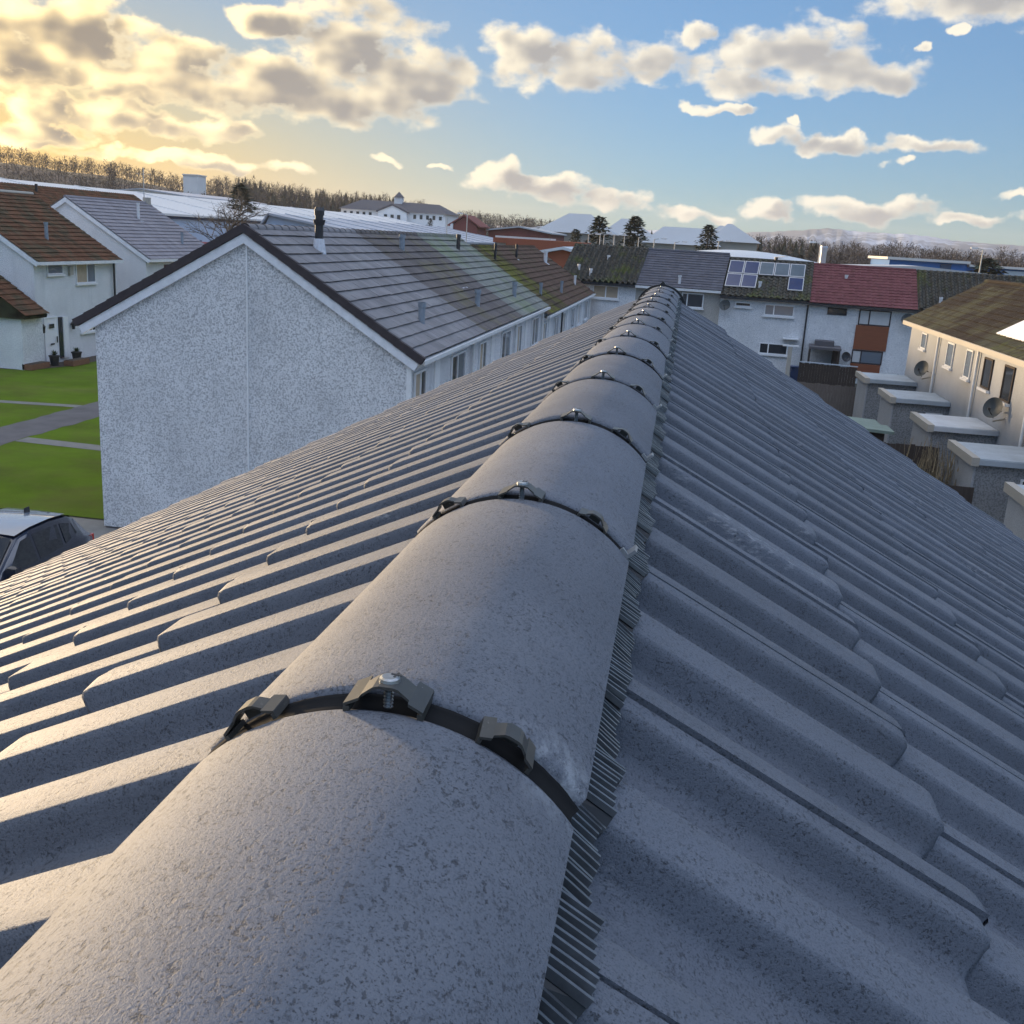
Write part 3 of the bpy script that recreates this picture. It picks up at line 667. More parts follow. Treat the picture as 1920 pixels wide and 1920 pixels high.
A = left_house(45.0, 52.2, 'roof_brown_warm', 'house with mossy brown roof and white front door, left edge', 21)
B = left_house(55.4, 64.5, 'roof_violet', 'house with lilac grey roof behind the speckled gable', 22, True)
AW = (-30.097, 0)
pane_wall(A, AW, (0, 1), (1, 0), 46.0, 47.3, 4.25, 4.75, [1], 'glass_sky'); pane_wall(A, AW, (0, 1), (1, 0), 48.4, 50.15, 3.75, 4.72, [1.3, 1], ['curtain', 'glass_sky'])
pane_wall(A, AW, (0, 1), (1, 0), 48.6, 50.8, 1.3, 2.2, [1, 1.2], 'glass_dark')
dr = pane_wall(A, AW, (0, 1), (1, 0), 45.5, 46.6, .15, 2.25, [1], 'upvc', sill=False, name='front_door')
MB().box(-30.03, -30.02, 45.85, 46.25, 1.72, 1.92).build('fan_light', 'glass_dark', dr); MB().box(-30.03, -29.98, 46.4, 46.44, 1.0, 1.3).build('handle', 'black_pipe', dr); MB().box(-30.03, -30.015, 45.9, 46.2, .92, .99).build('letter_plate', 'black_pipe', dr)
MB().box(-30.09, -30.03, 46.65, 46.95, .2, 2.2).build('side_light', 'glass_dark', A); MB().box(-30.09, -30.0, 46.98, 47.4, .2, 2.2).build('door_panel', 'white_paint', A)
MB().tube((-29.95, 51.75, .1), (-29.95, 51.75, 4.75), .06, .06, 8).build('downpipe', 'black_pipe', A)
MB().box(-30.09, -29.98, 47.75, 48.05, 4.2, 4.6).build('alarm_box', 'render_pale', A)
for y in (45.25, 47.75):
    MB().box(-30.09, -29.95, y - .03, y + .03, 1.75, 1.82).tube((-29.95, y, 1.55), (-29.95, y, 1.85), .07, .10, 6).tube((-29.95, y, 1.85), (-29.95, y, 1.97), .12, .02, 6).build('wall_lamp', 'black_pipe', A)
vent(A, (-31.3, 48.0, 5.8), .85, .09, 'grey_pipe', 'lead')
pane_wall(B, (-30.097, 0), (0, 1), (1, 0), 57.3, 58.6, 4.1, 4.6, [1], 'glass_dark'); pane_wall(B, (-30.097, 0), (0, 1), (1, 0), 60.4, 62, 3.75, 4.65, [1, 1], 'glass_dark')
vent(B, (-33.2, 60.4, 7.0), .95, .09, 'white_pipe', 'lead'); vent(B, (-31.0, 61.6, 5.6), .75, .08, 'grey_pipe')
MB().box(-34.95, -34.6, 64.2, 64.6, 7.9, 8.35).build('chimney_cap', 'render_pale', B)
# garage in front of the gable
g = thing('garage', 'low garage with brown timber gable beside the white front door', 'garage', (-32.2, 43.6, 0))
mb = MB(); mb.prism([(-35, 0), (-29.75, 0), (-29.75, 2.35), (-35, 2.35)], 43.3, 44.9); mb.build('wall', 'pebbledash_white', g)
mb = MB(); mb.prism([(-35, 2.36), (-29.45, 2.36), (-29.4, 2.5), (-32.2, 4.4), (-35, 2.5)], 43.15, 44.8); mb.build('gable_boarding', 'roof_dark_brown', g)
roof_courses(g, (-29.35, 43.05, 2.52), (-29.35, 44.9, 2.52), (-32.2, 43.05, 4.42), 'roof_brown_warm', 9, seed=31)
# pots and low planter by the door
for x, y, lab in ((-29.5, 45.3, 'black plant pot on the left of the white front door'), (-29.45, 47.1, 'black plant pot on the right of the white front door')):
    p = thing('plant_pot', lab, 'plant pot', (x, y, 0)); mb = MB(); mb.tube((x, y, .03), (x, y, .5), .17, .24, 12); mb.tube((x, y, .46), (x, y, .52), .26, .26, 12); mb.build('pot', 'pot_black', p)
    q = MB(); r2 = random.Random(int(y * 10))
    for k in range(70):
        a, e, l = r2.uniform(0, 6.28), r2.uniform(.2, 1.4), r2.uniform(.12, .32); c0 = Vector((x, y, .52)); t = c0 + Vector((math.cos(a) * math.cos(e), math.sin(a) * math.cos(e), math.sin(e))) * l; s_ = Vector((-math.sin(a), math.cos(a), 0)) * .03
        q.quadv(c0.lerp(t, .3) - s_, c0.lerp(t, .3) + s_, t)
    q.build('foliage', 'leaf', p)
for x, y, lab in ((-29.6, 44.0, 'terracotta trough on the soil beneath the garage wall'), (-28.9, 46.2, 'terracotta edging step in front of the white door')):
    p = thing('planter', lab, 'planter', (x, y, 0)); MB().box(x - .25, x + .25, y - .7, y + .7, .03, .28).build('trough', 'terracotta', p); MB().box(x - .2, x + .2, y - .64, y + .64, .24, .30).build('soil', 'earth', p)
# back row of brown roofs behind; near part unseen, lengthened to shade the lawn
hC = thing('terraced_house', 'long brown roofed terrace behind the lilac grey roof, lengthened out of view to shade the lawn', 'house', (-50, 60, 0))
mb = MB(); mb.prism([(-54.5, 0), (-45.5, 0), (-45.5, 6.2), (-50, 8.75), (-54.5, 6.2)], 30, 90); mb.build('wall', 'pebbledash_white', hC)
roof_relief(hC, (-45.2, 30, 6.1), (-45.2, 90.2, 6.1), (-50, 30, 8.95), 'roof_brown_warm', 16, seed=5); roof_relief(hC, (-54.8, 90, 6.1), (-54.8, 30, 6.1), (-50, 90, 8.95), 'roof_brown_warm', 16, seed=6)
vent(hC, (-49.2, 74.5, 8.3), .75, .09, 'black_pipe')
# aerial mast
a_ = thing('aerial_mast', 'thin aerial mast rising behind the lilac grey roof', 'mast', (-38.0, 70, 0)); MB().tube((-38, 70, 0), (-38, 70, 10.4), .045, .03, 6).build('mast', 'alu', a_); MB().tube((-38.5, 70, 10.0), (-37.5, 70, 10.0), .015, .015, 4).build('aerial', 'alu', a_)

# ------------------------------------------------------------------ facing terrace
FA = Vector((-7.85, 65.9)); fd = Vector((math.cos(R(6)), -math.sin(R(6)))); fb = Vector((math.sin(R(6)), math.cos(R(6))))
def FP(t, b, z): return Vector((FA.x + fd.x * t + fb.x * b, FA.y + fd.y * t + fb.y * b, z))
def FMX(): return Matrix(((fd.x, fb.x, 0, FA.x), (fd.y, fb.y, 0, FA.y), (0, 0, 1, 0), (0, 0, 0, 1)))
def facing(t0, t1, ze, zr, rm, wall, label, amp, nrow, tw, seed):
    c = FP((t0 + t1) / 2, 3.9, 0); h = thing('terraced_house', label, 'house', (c.x, c.y, 0))
    mb = MB(); mx = FMX(); n0 = len(mb.v)
    poly = [(0, 0), (0, ze - .05), (3.95, zr - .12), (7.9, ze - .05), (7.9, 0)]
    vs = [mx @ Vector((t, b, z)) for t in (t0, t1) for b, z in poly]
    mb.v += [tuple(q) for q in vs]; mb.f += [tuple(range(5)), tuple(range(9, 4, -1))] + [(k, k + 5, (k + 1) % 5 + 5, (k + 1) % 5) for k in range(5)]
    mb.build('wall', wall, h)
    sl = (zr - ze) / 4.25
    roof_relief(h, FP(t0 - .03, -.3, ze), FP(t1 + .03, -.3, ze), FP(t0 - .03, 3.95, zr), rm, nrow, tw, amp, .035, seed)
    roof_relief(h, FP(t1 + .03, 8.2, ze), FP(t0 - .03, 8.2, ze), FP(t1 + .03, 3.95, zr), rm, nrow, tw, amp, .035, seed + 3)
    MB().tube(FP(t0, 3.95, zr + .0), FP(t1, 3.95, zr + .0), .11, .11, 8).build('ridge_cap', rm, h)
    MB().box(t0, t1, -.37, -.22, ze - .16, ze - .02, mx).build('gutter', 'gutter_white' if amp < .03 and 'red' not in rm else 'black_pipe', h)
    MB().box(t0 + .01, t1 - .01, -.22, -.003, ze - .18, ze - .10, mx).build('soffit', 'white_paint', h)
    return h
F1 = facing(0, 4.9, 4.86, 6.99, 'roof_pantile', 'pebbledash_white', 'facing terrace house with dark mossy rolled tiles and tan curtains', .15, 13, .36, 1)
F2 = facing(4.9, 10.1, 4.86, 6.98, 'roof_slate_tile', 'pebbledash_beige', 'facing terrace house with slate grey roof and beige wall', .0, 15, .33, 2)
F3 = facing(10.1, 15.3, 4.60, 6.75, 'roof_pantile', 'pebbledash_white', 'facing terrace house with solar panels on its mossy roof', .09, 13, .34, 3)
F4 = facing(15.3, 21.35, 4.54, 6.70, 'roof_red', 'pebbledash_white', 'facing terrace house with red tiled roof and brown panel between windows', .02, 14, .33, 4)
F5 = facing(21.35, 27.5, 4.54, 6.66, 'roof_pantile', 'pebbledash_white', 'facing terrace house with dark green roof at the right end', .14, 13, .36, 5)
FO = FP(0, 0, 0); FN = -fb
def fwin(h, s0, s1, z0, z1, panes, gl, fr='upvc', sill=True): return pane_wall(h, (FO.x + FN.x * .002, FO.y + FN.y * .002), fd, FN, s0, s1, z0, z1, panes, gl, fr, sill, fw=.07)
fwin(F1, 2.2, 3.85, 3.9, 4.7, [1, 1], 'curtain'); fwin(F1, 2.2, 3.85, 1.2, 2.2, [1, 1], 'glass_dark')
fwin(F2, 7.75, 9.1, 3.72, 4.6, [.35, 1], 'glass_dark'); fwin(F2, 7.2, 9.1, 1.2, 2.3, [1, 1], 'glass_dark')
fwin(F3, 11.0, 11.95, 4.0, 4.28, [1], 'glass_dark'); fwin(F3, 12.75, 14.5, 3.6, 4.28, [1, 2.1], 'glass_sky'); fwin(F3, 12.7, 14.4, 1.3, 1.98, [1, 2.1], 'glass_dark')
fwin(F4, 16.4, 17.5, 3.92, 4.34, [1], 'glass_dark', 'verge_dark', False); fwin(F4, 18.2, 20.0, 3.45, 4.36, [1, 2], ['blind', 'blind'], 'verge_dark', False); fwin(F4, 18.1, 19.85, 1.2, 2.0, [1, 2.3], ['blind', 'glass_sky'], 'verge_dark', False)
MB().box(18.12, 19.98, -.06, -.003, 2.02, 3.44, FMX()).build('infill_panel', 'brown_panel', F4); MB().box(18.1, 19.8, -.06, -.003, .35, 1.19, FMX()).build('infill_panel', 'brown_panel', F4)
fwin(F5, 23.4, 25.2, 3.4, 4.3, [1, 2], 'glass_dark')
dish(F3, FP(10.45, -.45, 4.02), (-.3, -1, .35), .33); dish(F4, FP(20.9, -.45, 3.95), (-.3, -1, .35), .36, 'dish_grey'); dish(F4, FP(17.75, -.5, 1.55), (.4, -1, .3), .3, 'black_pipe')
MB().tube(FP(15.25, -.1, .1), FP(15.25, -.1, 4.4), .05, .05, 8).build('downpipe', 'black_pipe', F4); MB().box(14.05, 14.95, -.5, -.004, 2.3, 2.36, FMX()).build('porch_canopy', 'white_paint', F3)
# solar panels on F3: b runs up the slope
def FR(t, z, lift): 
    k = (z - 4.6) / (6.75 - 4.6); p = FP(t, -.3 + 4.25 * k, z); return p + Vector((-fb.x * .45 * lift, -fb.y * .45 * lift, .89 * lift))
for (t0, t1, z0, z1, mm) in [(10.22, 11.13, 5.78, 6.52, 'solar_blue'), (11.17, 12.06, 5.78, 6.52, 'solar_blue'), (10.22, 11.13, 5.02, 5.74, 'solar_blue'), (11.17, 12.06, 5.02, 5.74, 'solar_blue'),
                             (12.10, 12.98, 5.78, 6.52, 'solar_grey'), (13.02, 13.90, 5.78, 6.52, 'solar_grey'), (13.94, 14.84, 5.78, 6.52, 'solar_grey'), (13.94, 14.84, 5.02, 5.74, 'solar_blue')]:
    q = MB()
    lo = [FR(t0, z0, .10), FR(t1, z0, .10), FR(t1, z1, .10), FR(t0, z1, .10)]; hi = [FR(t0, z0, .16), FR(t1, z0, .16), FR(t1, z1, .16), FR(t0, z1, .16)]
    q.quadv(*hi)
    for k in range(4): q.quadv(lo[k], lo[(k + 1) % 4], hi[(k + 1) % 4], hi[k])
    sp = q.build('solar_panel', 'alu', F3); e = .05; ez = .04
    MB().quadv(FR(t0 + e, z0 + ez, .166), FR(t1 - e, z0 + ez, .166), FR(t1 - e, z1 - ez, .166), FR(t0 + e, z1 - ez, .166)).build('cell_sheet', mm, sp)
for h, t, z, hh, m_ in ((F1, 1.0, 5.5, .35, 'white_pipe'), (F1, 2.6, 6.2, .3, 'white_pipe'), (F1, 1.9, 5.2, .45, 'white_pipe'), (F2, 7.5, 5.1, .5, 'white_pipe'), (F3, 12.3, 5.15, .4, 'white_pipe'), (F4, 17.3, 6.0, .22, 'white_pipe'), (F5, 22.6, 4.9, .45, 'white_pipe'), (F3, 13.0, 6.7, .3, 'black_pipe')):
    ze, zr = (4.86, 6.99) if h in (F1, F2) else (4.6, 6.75) if h is F3 else (4.54, 6.7)
    p = FP(t, -.3 + 4.25 * (z - ze) / (zr - ze), z); vent(h, (p.x, p.y, p.z), hh, .09, m_)
# tall steel flue behind
fl = thing('steel_flue', 'tall pale steel flue behind the red roof', 'chimney', (9.1, 75, 0)); MB().tube((9.1, 75, 0), (9.1, 75, 7.75), .22, .22, 12).build('flue', 'alu', fl); MB().tube((9.1, 75, 7.75), (9.1, 75, 7.9), .27, .24, 12).build('cowl', 'alu', fl)
# yard of the facing terrace: canopy, decking fence, bins, post
can = thing('garden_canopy', 'dark flat canopy over a counter against the facing white wall', 'canopy', tuple(FP(16.6, -1.2, 0)))
MB().box(15.6, 17.4, -2.2, -.05, 2.0, 2.14, FMX()).build('roof', 'felt_pale' if False else 'slate_far', can); MB().box(15.9, 17.0, -1.2, -.05, 2.15, 2.42, FMX()).build('roof_box', 'slate_far', can)
for t, b in ((15.65, -2.1), (17.3, -2.1)): MB().box(t - .06, t + .06, b - .06, b + .06, 0, 2.0, FMX()).build('post', 'wood_dark', can)
MB().box(17.0, 17.38, -1.5, -.05, .02, 1.98, FMX()).build('side_board', 'wood_dark', can); MB().box(15.75, 16.95, -1.4, -.5, .02, .95, FMX()).build('counter', 'render_pale', can)
def fence(name, label, p0, p1, h, bw, m, rail='wood_dark', z0=0.02, cap=None, gap=.004):
    p0, p1 = Vector((*p0, 0)), Vector((*p1, 0)); d = p1 - p0; L = d.length; d.normalize(); c = (p0 + p1) / 2
    f = thing(name, label, 'fence', (c.x, c.y, 0)); nb = int(L / bw); mx = Matrix(((d.x, -d.y, 0, p0.x), (d.y, d.x, 0, p0.y), (0, 0, 1, 0), (0, 0, 0, 1))); r = random.Random(int(L * 100))
    for k in range(nb): MB().box(k * L / nb + gap / 2, (k + 1) * L / nb - gap / 2, -.012, .012 + r.uniform(0, .006), z0, z0 + h + r.uniform(-.03, .03), mx).build('board', m, f)
    for z in (.25 * h, .8 * h): MB().box(0, L, .02, .06, z0 + z - .04, z0 + z + .04, mx).build('rail', rail, f)
    if cap: MB().box(-.02, L + .02, -.05, .07, z0 + h + .03, z0 + h + .08, mx).build('capping', cap, f)
    return f
fence('deck_fence', 'dark curved timber fence below the garden canopy', (6.6, 58.6), (9.6, 58.0), 1.5, .14, 'wood_dark', cap='felt_pale')
fence('garden_fence', 'grey brown timber fence behind the green felt roof', (4.6, 49.2), (8.4, 48.6), 1.55, .13, 'wood_grey')
fence('garden_fence', 'low timber fence right of the dark decking fence', (9.7, 57.4), (11.6, 57.0), 1.2, .13, 'wood_grey')
fence('garden_fence', 'black stained fence in the shade behind the third outbuilding', (5.0, 33.6), (8.3, 33.2), 1.7, .14, 'wood_dark')
fence('garden_fence', 'black stained fence in the shade behind the fourth outbuilding', (4.5, 28.3), (8.0, 27.9), 1.6, .14, 'wood_dark')
fence('garden_fence', 'dark fence running along the ends of the gardens', (4.4, 22), (4.4, 46), 1.5, .15, 'wood_dark')
pst = thing('clothes_post', 'pale square post in front of the white facing house', 'post', (6.0, 58.5, 0)); MB().box(5.92, 6.12, 58.4, 58.6, 0, 2.35).build('post', 'render_pale', pst); MB().box(5.6, 6.45, 58.43, 58.57, 2.36, 2.44).build('arm', 'white_paint', pst)
for x, y, lab in ((6.7, 60.9, 'dark blue bin left of the decking fence'), (10.4, 58.8, 'dark blue bin right of the decking fence')):
    b_ = thing('wheelie_bin', lab, 'bin', (x, y, 0)); MB().prism([(x - .24, .06), (x + .24, .06), (x + .29, 1.0), (x - .29, 1.0)], y - .3, y + .3).build('body', 'sign_blue', b_); MB().box(x - .31, x + .31, y - .36, y + .33, 1.005, 1.07).build('lid', 'sign_blue', b_)
    for s in (-1, 1): MB().tube((x + s * .22, y + .26, .1), (x + s * .28, y + .26, .1), .1, .1, 10).build('wheel', 'tyre', b_)

# ------------------------------------------------------------------ right terrace with outbuildings
def right_house(y0, y1, label, cover, seed, rm='roof_dark_brown', ov=0.0):
    h = thing('terraced_house', label, 'house', (12.95, (y0 + y1) / 2, 0))
    mb = MB(); mb.prism([(10.1, 0), (16.0, 0), (16.0, 4.7), (12.95, 6.45), (10.1, 4.75)], y0 + .005, y1 - .005); mb.build('wall', 'pebbledash_cream', h)
    roof_relief(h, (9.75, y1 + ov, 4.72), (9.75, y0, 4.72), (12.95, y1 + ov, 6.6), rm, 11, .33, .012, .03, seed); roof_relief(h, (16.2, y0, 4.72), (16.2, y1 + ov, 4.72), (12.95, y0, 6.6), rm, 11, .33, .012, .03, seed + 2)
    MB().tube((12.95, y0, 6.6), (12.95, y1 + ov, 6.6), .10, .10, 8).build('ridge_cap', rm, h)
    MB().box(9.68, 9.82, y0, y1, 4.55, 4.72).build('gutter', 'render_pale', h); MB().box(9.82, 10.098, y0 + .01, y1 - .01, 4.52, 4.60).build('soffit', 'white_paint', h)
    MB().tube((10.02, y0 + .25, .1), (10.02, y0 + .25, 4.5), .05, .05, 8).build('downpipe', 'gutter_white', h)
    return h
RH = [right_house(42.7, 48.5, 'cream terrace house with brown roof at the far end, right side', False, 41, ov=.25),
      right_house(36.9, 42.7, 'cream terrace house with two narrow white windows above the second outbuilding', False, 42),
      right_house(31.1, 36.9, 'cream terrace house with white sheeted roof and two dark narrow windows', True, 43, 'roof_moss_dark'),
      right_house(25.3, 31.1, 'cream terrace house at the right edge beyond the white sheeted roof', True, 44, 'roof_moss_dark')]
for h, y0, y1 in ((RH[2], 31.1, 36.75), (RH[3], 25.3, 31.1)):
    mb = MB(); mb.quadv((10.35, y0, 5.14), (10.35, y1, 5.14), (12.9, y1, 6.66), (12.9, y0, 6.66)); mb.quadv((10.35, y1, 5.07), (10.35, y0, 5.07), (10.35, y0, 5.14), (10.35, y1, 5.14)); mb.quadv((10.35, y1, 5.07), (10.35, y1, 5.14), (12.9, y1, 6.66), (12.9, y1, 6.58)); mb.build('roof_sheet', 'white_sheet', h)
RO = (10.098, 0)
def rwin(h, ya, yb, z0, z1, gl, fr='upvc'): return pane_wall(h, RO, (0, -1), (-1, 0), -yb, -ya, z0, z1, [1], gl, fr)
rwin(RH[0], 45.2, 46.1, 3.75, 4.4, 'glass_sky'); rwin(RH[1], 40.6, 41.6, 3.5, 4.4, 'glass_sky'); rwin(RH[1], 38.0, 38.8, 3.4, 4.4, 'glass_sky')
rwin(RH[2], 35.5, 36.5, 3.35, 4.35, 'glass_dark', 'wood_dark'); rwin(RH[2], 33.2, 34.2, 3.25, 4.35, 'glass_dark', 'wood_dark'); rwin(RH[3], 28, 29, 3.3, 4.35, 'glass_dark', 'wood_dark')
rwin(RH[0], 43.3, 44.1, 1.0, 2.1, 'glass_dark')
for h, y, z in ((RH[0], 43.6, 3.1), (RH[2], 33.4, 3.05)):
    dish(h, (9.75, y, z), (-.75, -.6, .3), .33); MB().tube((9.75, y, z - .4), (10.1, y, z - .3), .025, .025, 6).build('wall_bracket', 'render_pale', h)
SHED_L = ['first', 'second', 'third', 'fourth', 'fifth']
SHED_T = ['farthest flat roofed outbuilding against the cream terrace', 'grey outbuilding with pale flat roof, second from the far end', 'outbuilding with white flaking flat roof in the middle of the row', 'large grey outbuilding in front of the dead climbing plants', 'nearest outbuilding at the right edge with thick cream coping']
for i, (yt, top) in enumerate(((48.3, 2.32), (42.5, 2.32), (36.3, 2.32), (31.0, 2.32), (25.4, 2.32))):
    y0, y1, x0 = yt - 2.5, yt, 8.05
    s_ = thing('outbuilding', SHED_T[i], 'outbuilding', ((x0 + 10.05) / 2, (y0 + y1) / 2, 0), 'outbuildings along the right terrace')
    MB().box(x0 + .08, 10.09, y0 + .06, y1 - .06, 0, top - .17).build('wall', 'pebbledash_grey_shade', s_)
    MB().box(x0 + .02, x0 + .078, y0 + .03, y1 - .03, 0, top - .18).build('sunlit_end_wall', 'pebbledash_cream', s_)  # sunlit end painted paler than the shaded front
    MB().box(x0 - .06, 10.09, y0 - .10, y1 + .04, top - .165, top - .02).build('fascia', 'felt_white' if i in (2,) else 'felt_pale', s_)
    MB().box(x0 - .10, x0 + .10, y0 - .12, y1 + .06, top - .2, top + .03).build('coping', 'render_pale', s_)
    MB().box(x0 + .11, 10.08, y0 - .06, y1, top - .019, top).build('roof_felt', 'felt_white' if i in (2,) else 'felt_pale', s_)
    pane_wall(s_, (x0, y0 + .055), (1, 0), (0, -1), 1.25, 1.85, 1.15 if i < 4 else .9, 1.85, [1], 'glass_dark')
gs = thing('garden_shed', 'garden shed with flat green felt roof below the roof edge', 'shed', (5.8, 34.6, 0))
MB().box(4.7, 6.7, 33.7, 35.9, 0, 1.95).build('wall', 'wood_dark', gs)
mb = MB(); mb.prism([(4.5, 2.05), (6.95, 1.96), (6.95, 2.05), (4.5, 2.16)], 33.5, 34.75); mb.build('roof', 'felt_green', gs); mb = MB(); mb.prism([(4.5, 2.02), (6.8, 1.93), (6.8, 2.01), (4.5, 2.11)], 34.76, 36.1); mb.build('roof_back', 'felt_green', gs)
# dead climbers hanging over the fourth outbuilding's end
cl = thing('dead_climber', 'dry brown climbing plant hanging on the fourth outbuilding', 'plant', (7.7, 30.4, 0)); mb = MB(); r3 = random.Random(8)
for k in range(420):
    x, y = r3.gauss(7.55, .28), r3.gauss(30.5, .7); z = r3.uniform(.2, 2.35); l = r3.uniform(.3, 1.0); dx_ = r3.uniform(-.12, .12); w = r3.uniform(.006, .02)
    mb.quadv((x, y, z), (x + w, y + w, z), (x + dx_ + w, y + r3.uniform(-.1, .1), max(.03, z - l)), (x + dx_, y, max(.03, z - l)))
tag(mb.build('stems', 'dead_stalk', cl), kind='stuff')
hb = thing('wheelie_bin', 'green bin in the shade beside the nearest outbuilding', 'bin', (7.6, 27.0, 0)); MB().prism([(7.36, .06), (7.84, .06), (7.9, 1.0), (7.3, 1.0)], 26.7, 27.3).build('body', 'clad_green', hb); MB().box(7.28, 7.92, 26.64, 27.36, 1.005, 1.08).build('lid', 'felt_pale', hb)

# ------------------------------------------------------------------ cars
def car(name, label, origin, rz, paint, group=None):
    """front points to local -y; length 4.3"""
    c = thing(name, label, 'car', origin, group)
    mx = Matrix.Translation(origin) @ Matrix.Rotation(rz, 4, 'Z')
    def B_(mb, nm, m_, par=c): mb.build(nm, m_, par, mx); 
    # stations: y, half width low, shoulder z, half width roof, roof z, bottom z
    st = [(-2.15, .62, .62, .55, .66, .38), (-2.08, .78, .74, .70, .80, .28), (-1.8, .87, .86, .78, .93, .24), (-1.2, .90, .97, .80, 1.03, .22), (-.92, .905, 1.00, .80, 1.06, .22), (-.15, .91, 1.03, .66, 1.58, .22),
          (.3, .91, 1.04, .66, 1.63, .22), (.9, .91, 1.06, .65, 1.63, .22), (1.45, .90, 1.09, .63, 1.58, .22), (1.68, .88, 1.10, .60, 1.50, .25), (2.02, .84, 1.06, .70, 1.10, .30), (2.12, .76, .95, .62, .98, .38)]
    rows = []
    for y, w, zs, wr, zr, zb in st:
        half = [(w * .86, zb), (w * .98, zb + .16), (w, (zb + zs) / 2), (w * .985, zs - .03), (w * .955, zs), (wr + (w * .955 - wr) * .12, zr - (zr - zs) * .10), (wr * .9, zr - .012), (wr * .5, zr + .012), (0, zr + .018)]
        rows.append([(x, y, z) for x, z in half] + [(-x, y, z) for x, z in half[-2::-1]])
    mb = MB(); mb.smooth = True; mb.grid(rows); mb.f.append(tuple(range(len(rows[0])))); k0 = (len(rows) - 1) * len(rows[0]); mb.f.append(tuple(k0 + k for k in range(len(rows[0]) - 1, -1, -1)))
    mb.build('body', paint, c, mx)
    def side(s, pts, nm):
        q = MB(); poly = []
        for (t, u) in pts:                                # t: y, u: 0 shoulder .. 1 roof edge
            i = max(k for k in range(len(st)) if st[k][0] <= t); i = min(i, len(st) - 2); f = (t - st[i][0]) / (st[i + 1][0] - st[i][0])
            g_ = [st[i][k] * (1 - f) + st[i + 1][k] * f for k in range(6)]; x0 = g_[1] * .955; x1 = g_[3] + (x0 - g_[3]) * .12; z0, z1 = g_[2], g_[4] - (g_[4] - g_[2]) * .10
            poly.append((s * (x0 + (x1 - x0) * u + .004), t, z0 + (z1 - z0) * u + .002))
        q.quadv(*poly); q.build(nm, 'car_glass', c, mx)
    for s in (-1, 1):
        side(s, [(-.70, .06), (.18, .06), (.18, .92), (-.08, .92)], 'side_window'); side(s, [(.26, .06), (1.0, .08), (1.05, .9), (.26, .92)], 'side_window'); side(s, [(1.1, .12), (1.55, .3), (1.5, .75), (1.13, .9)], 'side_window')
        q = MB(); q.box(s * .93 - .09, s * .93 + .09, -.72, -.56, 1.04, 1.19); q.smooth = False; q.build('mirror', paint, c, mx)
        MB().box(s * .74 - .09, s * .74 + .09, 1.93, 2.075, .86, 1.06).build('tail_light', 'tail_red', c, mx); MB().box(s * .62 - .16, s * .62 + .16, -2.10, -1.95, .66, .80).build('headlight', 'head_clear', c, mx)
        for y in (-1.32, 1.32):
            w = MB().tube((s * .70, y, .34), (s * .915, y, .34), .34, .34, 24).build('wheel', 'tyre', c, mx); MB().tube((s * .90, y, .34), (s * .922, y, .34), .22, .20, 16).build('rim', 'alu', w, mx)
    def span(y0, u0, y1, u1, nm, inset):
        q = MB()
        def edge(y):
            i = max(k for k in range(len(st)) if st[k][0] <= y); i = min(i, len(st) - 2); f = (y - st[i][0]) / (st[i + 1][0] - st[i][0]); return [st[i][k] * (1 - f) + st[i + 1][k] * f for k in range(6)]
        e0, e1 = edge(y0), edge(y1)
        q.quadv((-e0[3] * inset, y0, e0[4] + .024), (e0[3] * inset, y0, e0[4] + .024), (e1[3] * inset, y1, e1[4] + .024), (-e1[3] * inset, y1, e1[4] + .024)); q.build(nm, 'car_glass', c, mx)
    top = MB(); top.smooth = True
    top.grid([[(wr * f, y, zr + .026 + .012 * (1 - abs(f)) - .03 * max(0, abs(f) - .8)) for f in (-.97, -.8, -.4, 0, .4, .8, .97)] for y, w, zs, wr, zr, zb in st[5:10]]); top.build('roof_sky_sheen', 'car_roof_sheen', c, mx)  # pale skin over the roof, sky reflection painted into its colour
    span(-.88, 0, -.20, 0, 'windscreen', .93); span(1.70, 0, 1.98, 0, 'rear_window', .88)
    MB().prism([(-.012, 1.63), (.012, 1.63), (.004, 1.74), (-.004, 1.74)], 1.1, 1.26).build('aerial_fin', 'black_plastic', c, mx)
    return c
car('parked_car', 'dark navy car with sky reflection painted pale on its roof, parked by the gable', (-12.05, 16.15, 0), R(0), 'car_navy')
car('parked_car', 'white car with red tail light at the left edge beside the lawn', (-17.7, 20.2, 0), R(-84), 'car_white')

# ------------------------------------------------------------------ trees
def bare_tree(name, label, loc, H, spread, seed, cat='tree'):
    t = thing(name, label, cat, loc); r = random.Random(seed); trunk = MB(); twigs = MB(); L = Vector(loc)
    def grow(p, d, l, rad, lev):
        q = p + d * l; (trunk if lev < 2 else twigs).tube(p, q, rad, rad * .66, 6 if lev < 2 else 3, False)
        if lev >= 5: return
        for k in range(4 if lev else 5):
            nd = (d + Vector((r.gauss(0, 1), r.gauss(0, 1), r.gauss(.05, .55))) * (.62 + .06 * lev)).normalized(); nd.z = max(nd.z, -.1)
            grow(p.lerp(q, r.uniform(.55, 1)), nd, l * r.uniform(.55, .8), rad * .55, lev + 1)
    grow(L, Vector((0, 0, 1)), H * .36, spread * .045, 0)
    trunk.build('trunk', 'bark', t); twigs.build('crown', 'bark', t); return t
bare_tree('bare_tree', 'bare rounded winter tree in front of the long white warehouse', (-43.6, 96, 0), 13.0, 5.4, 4)
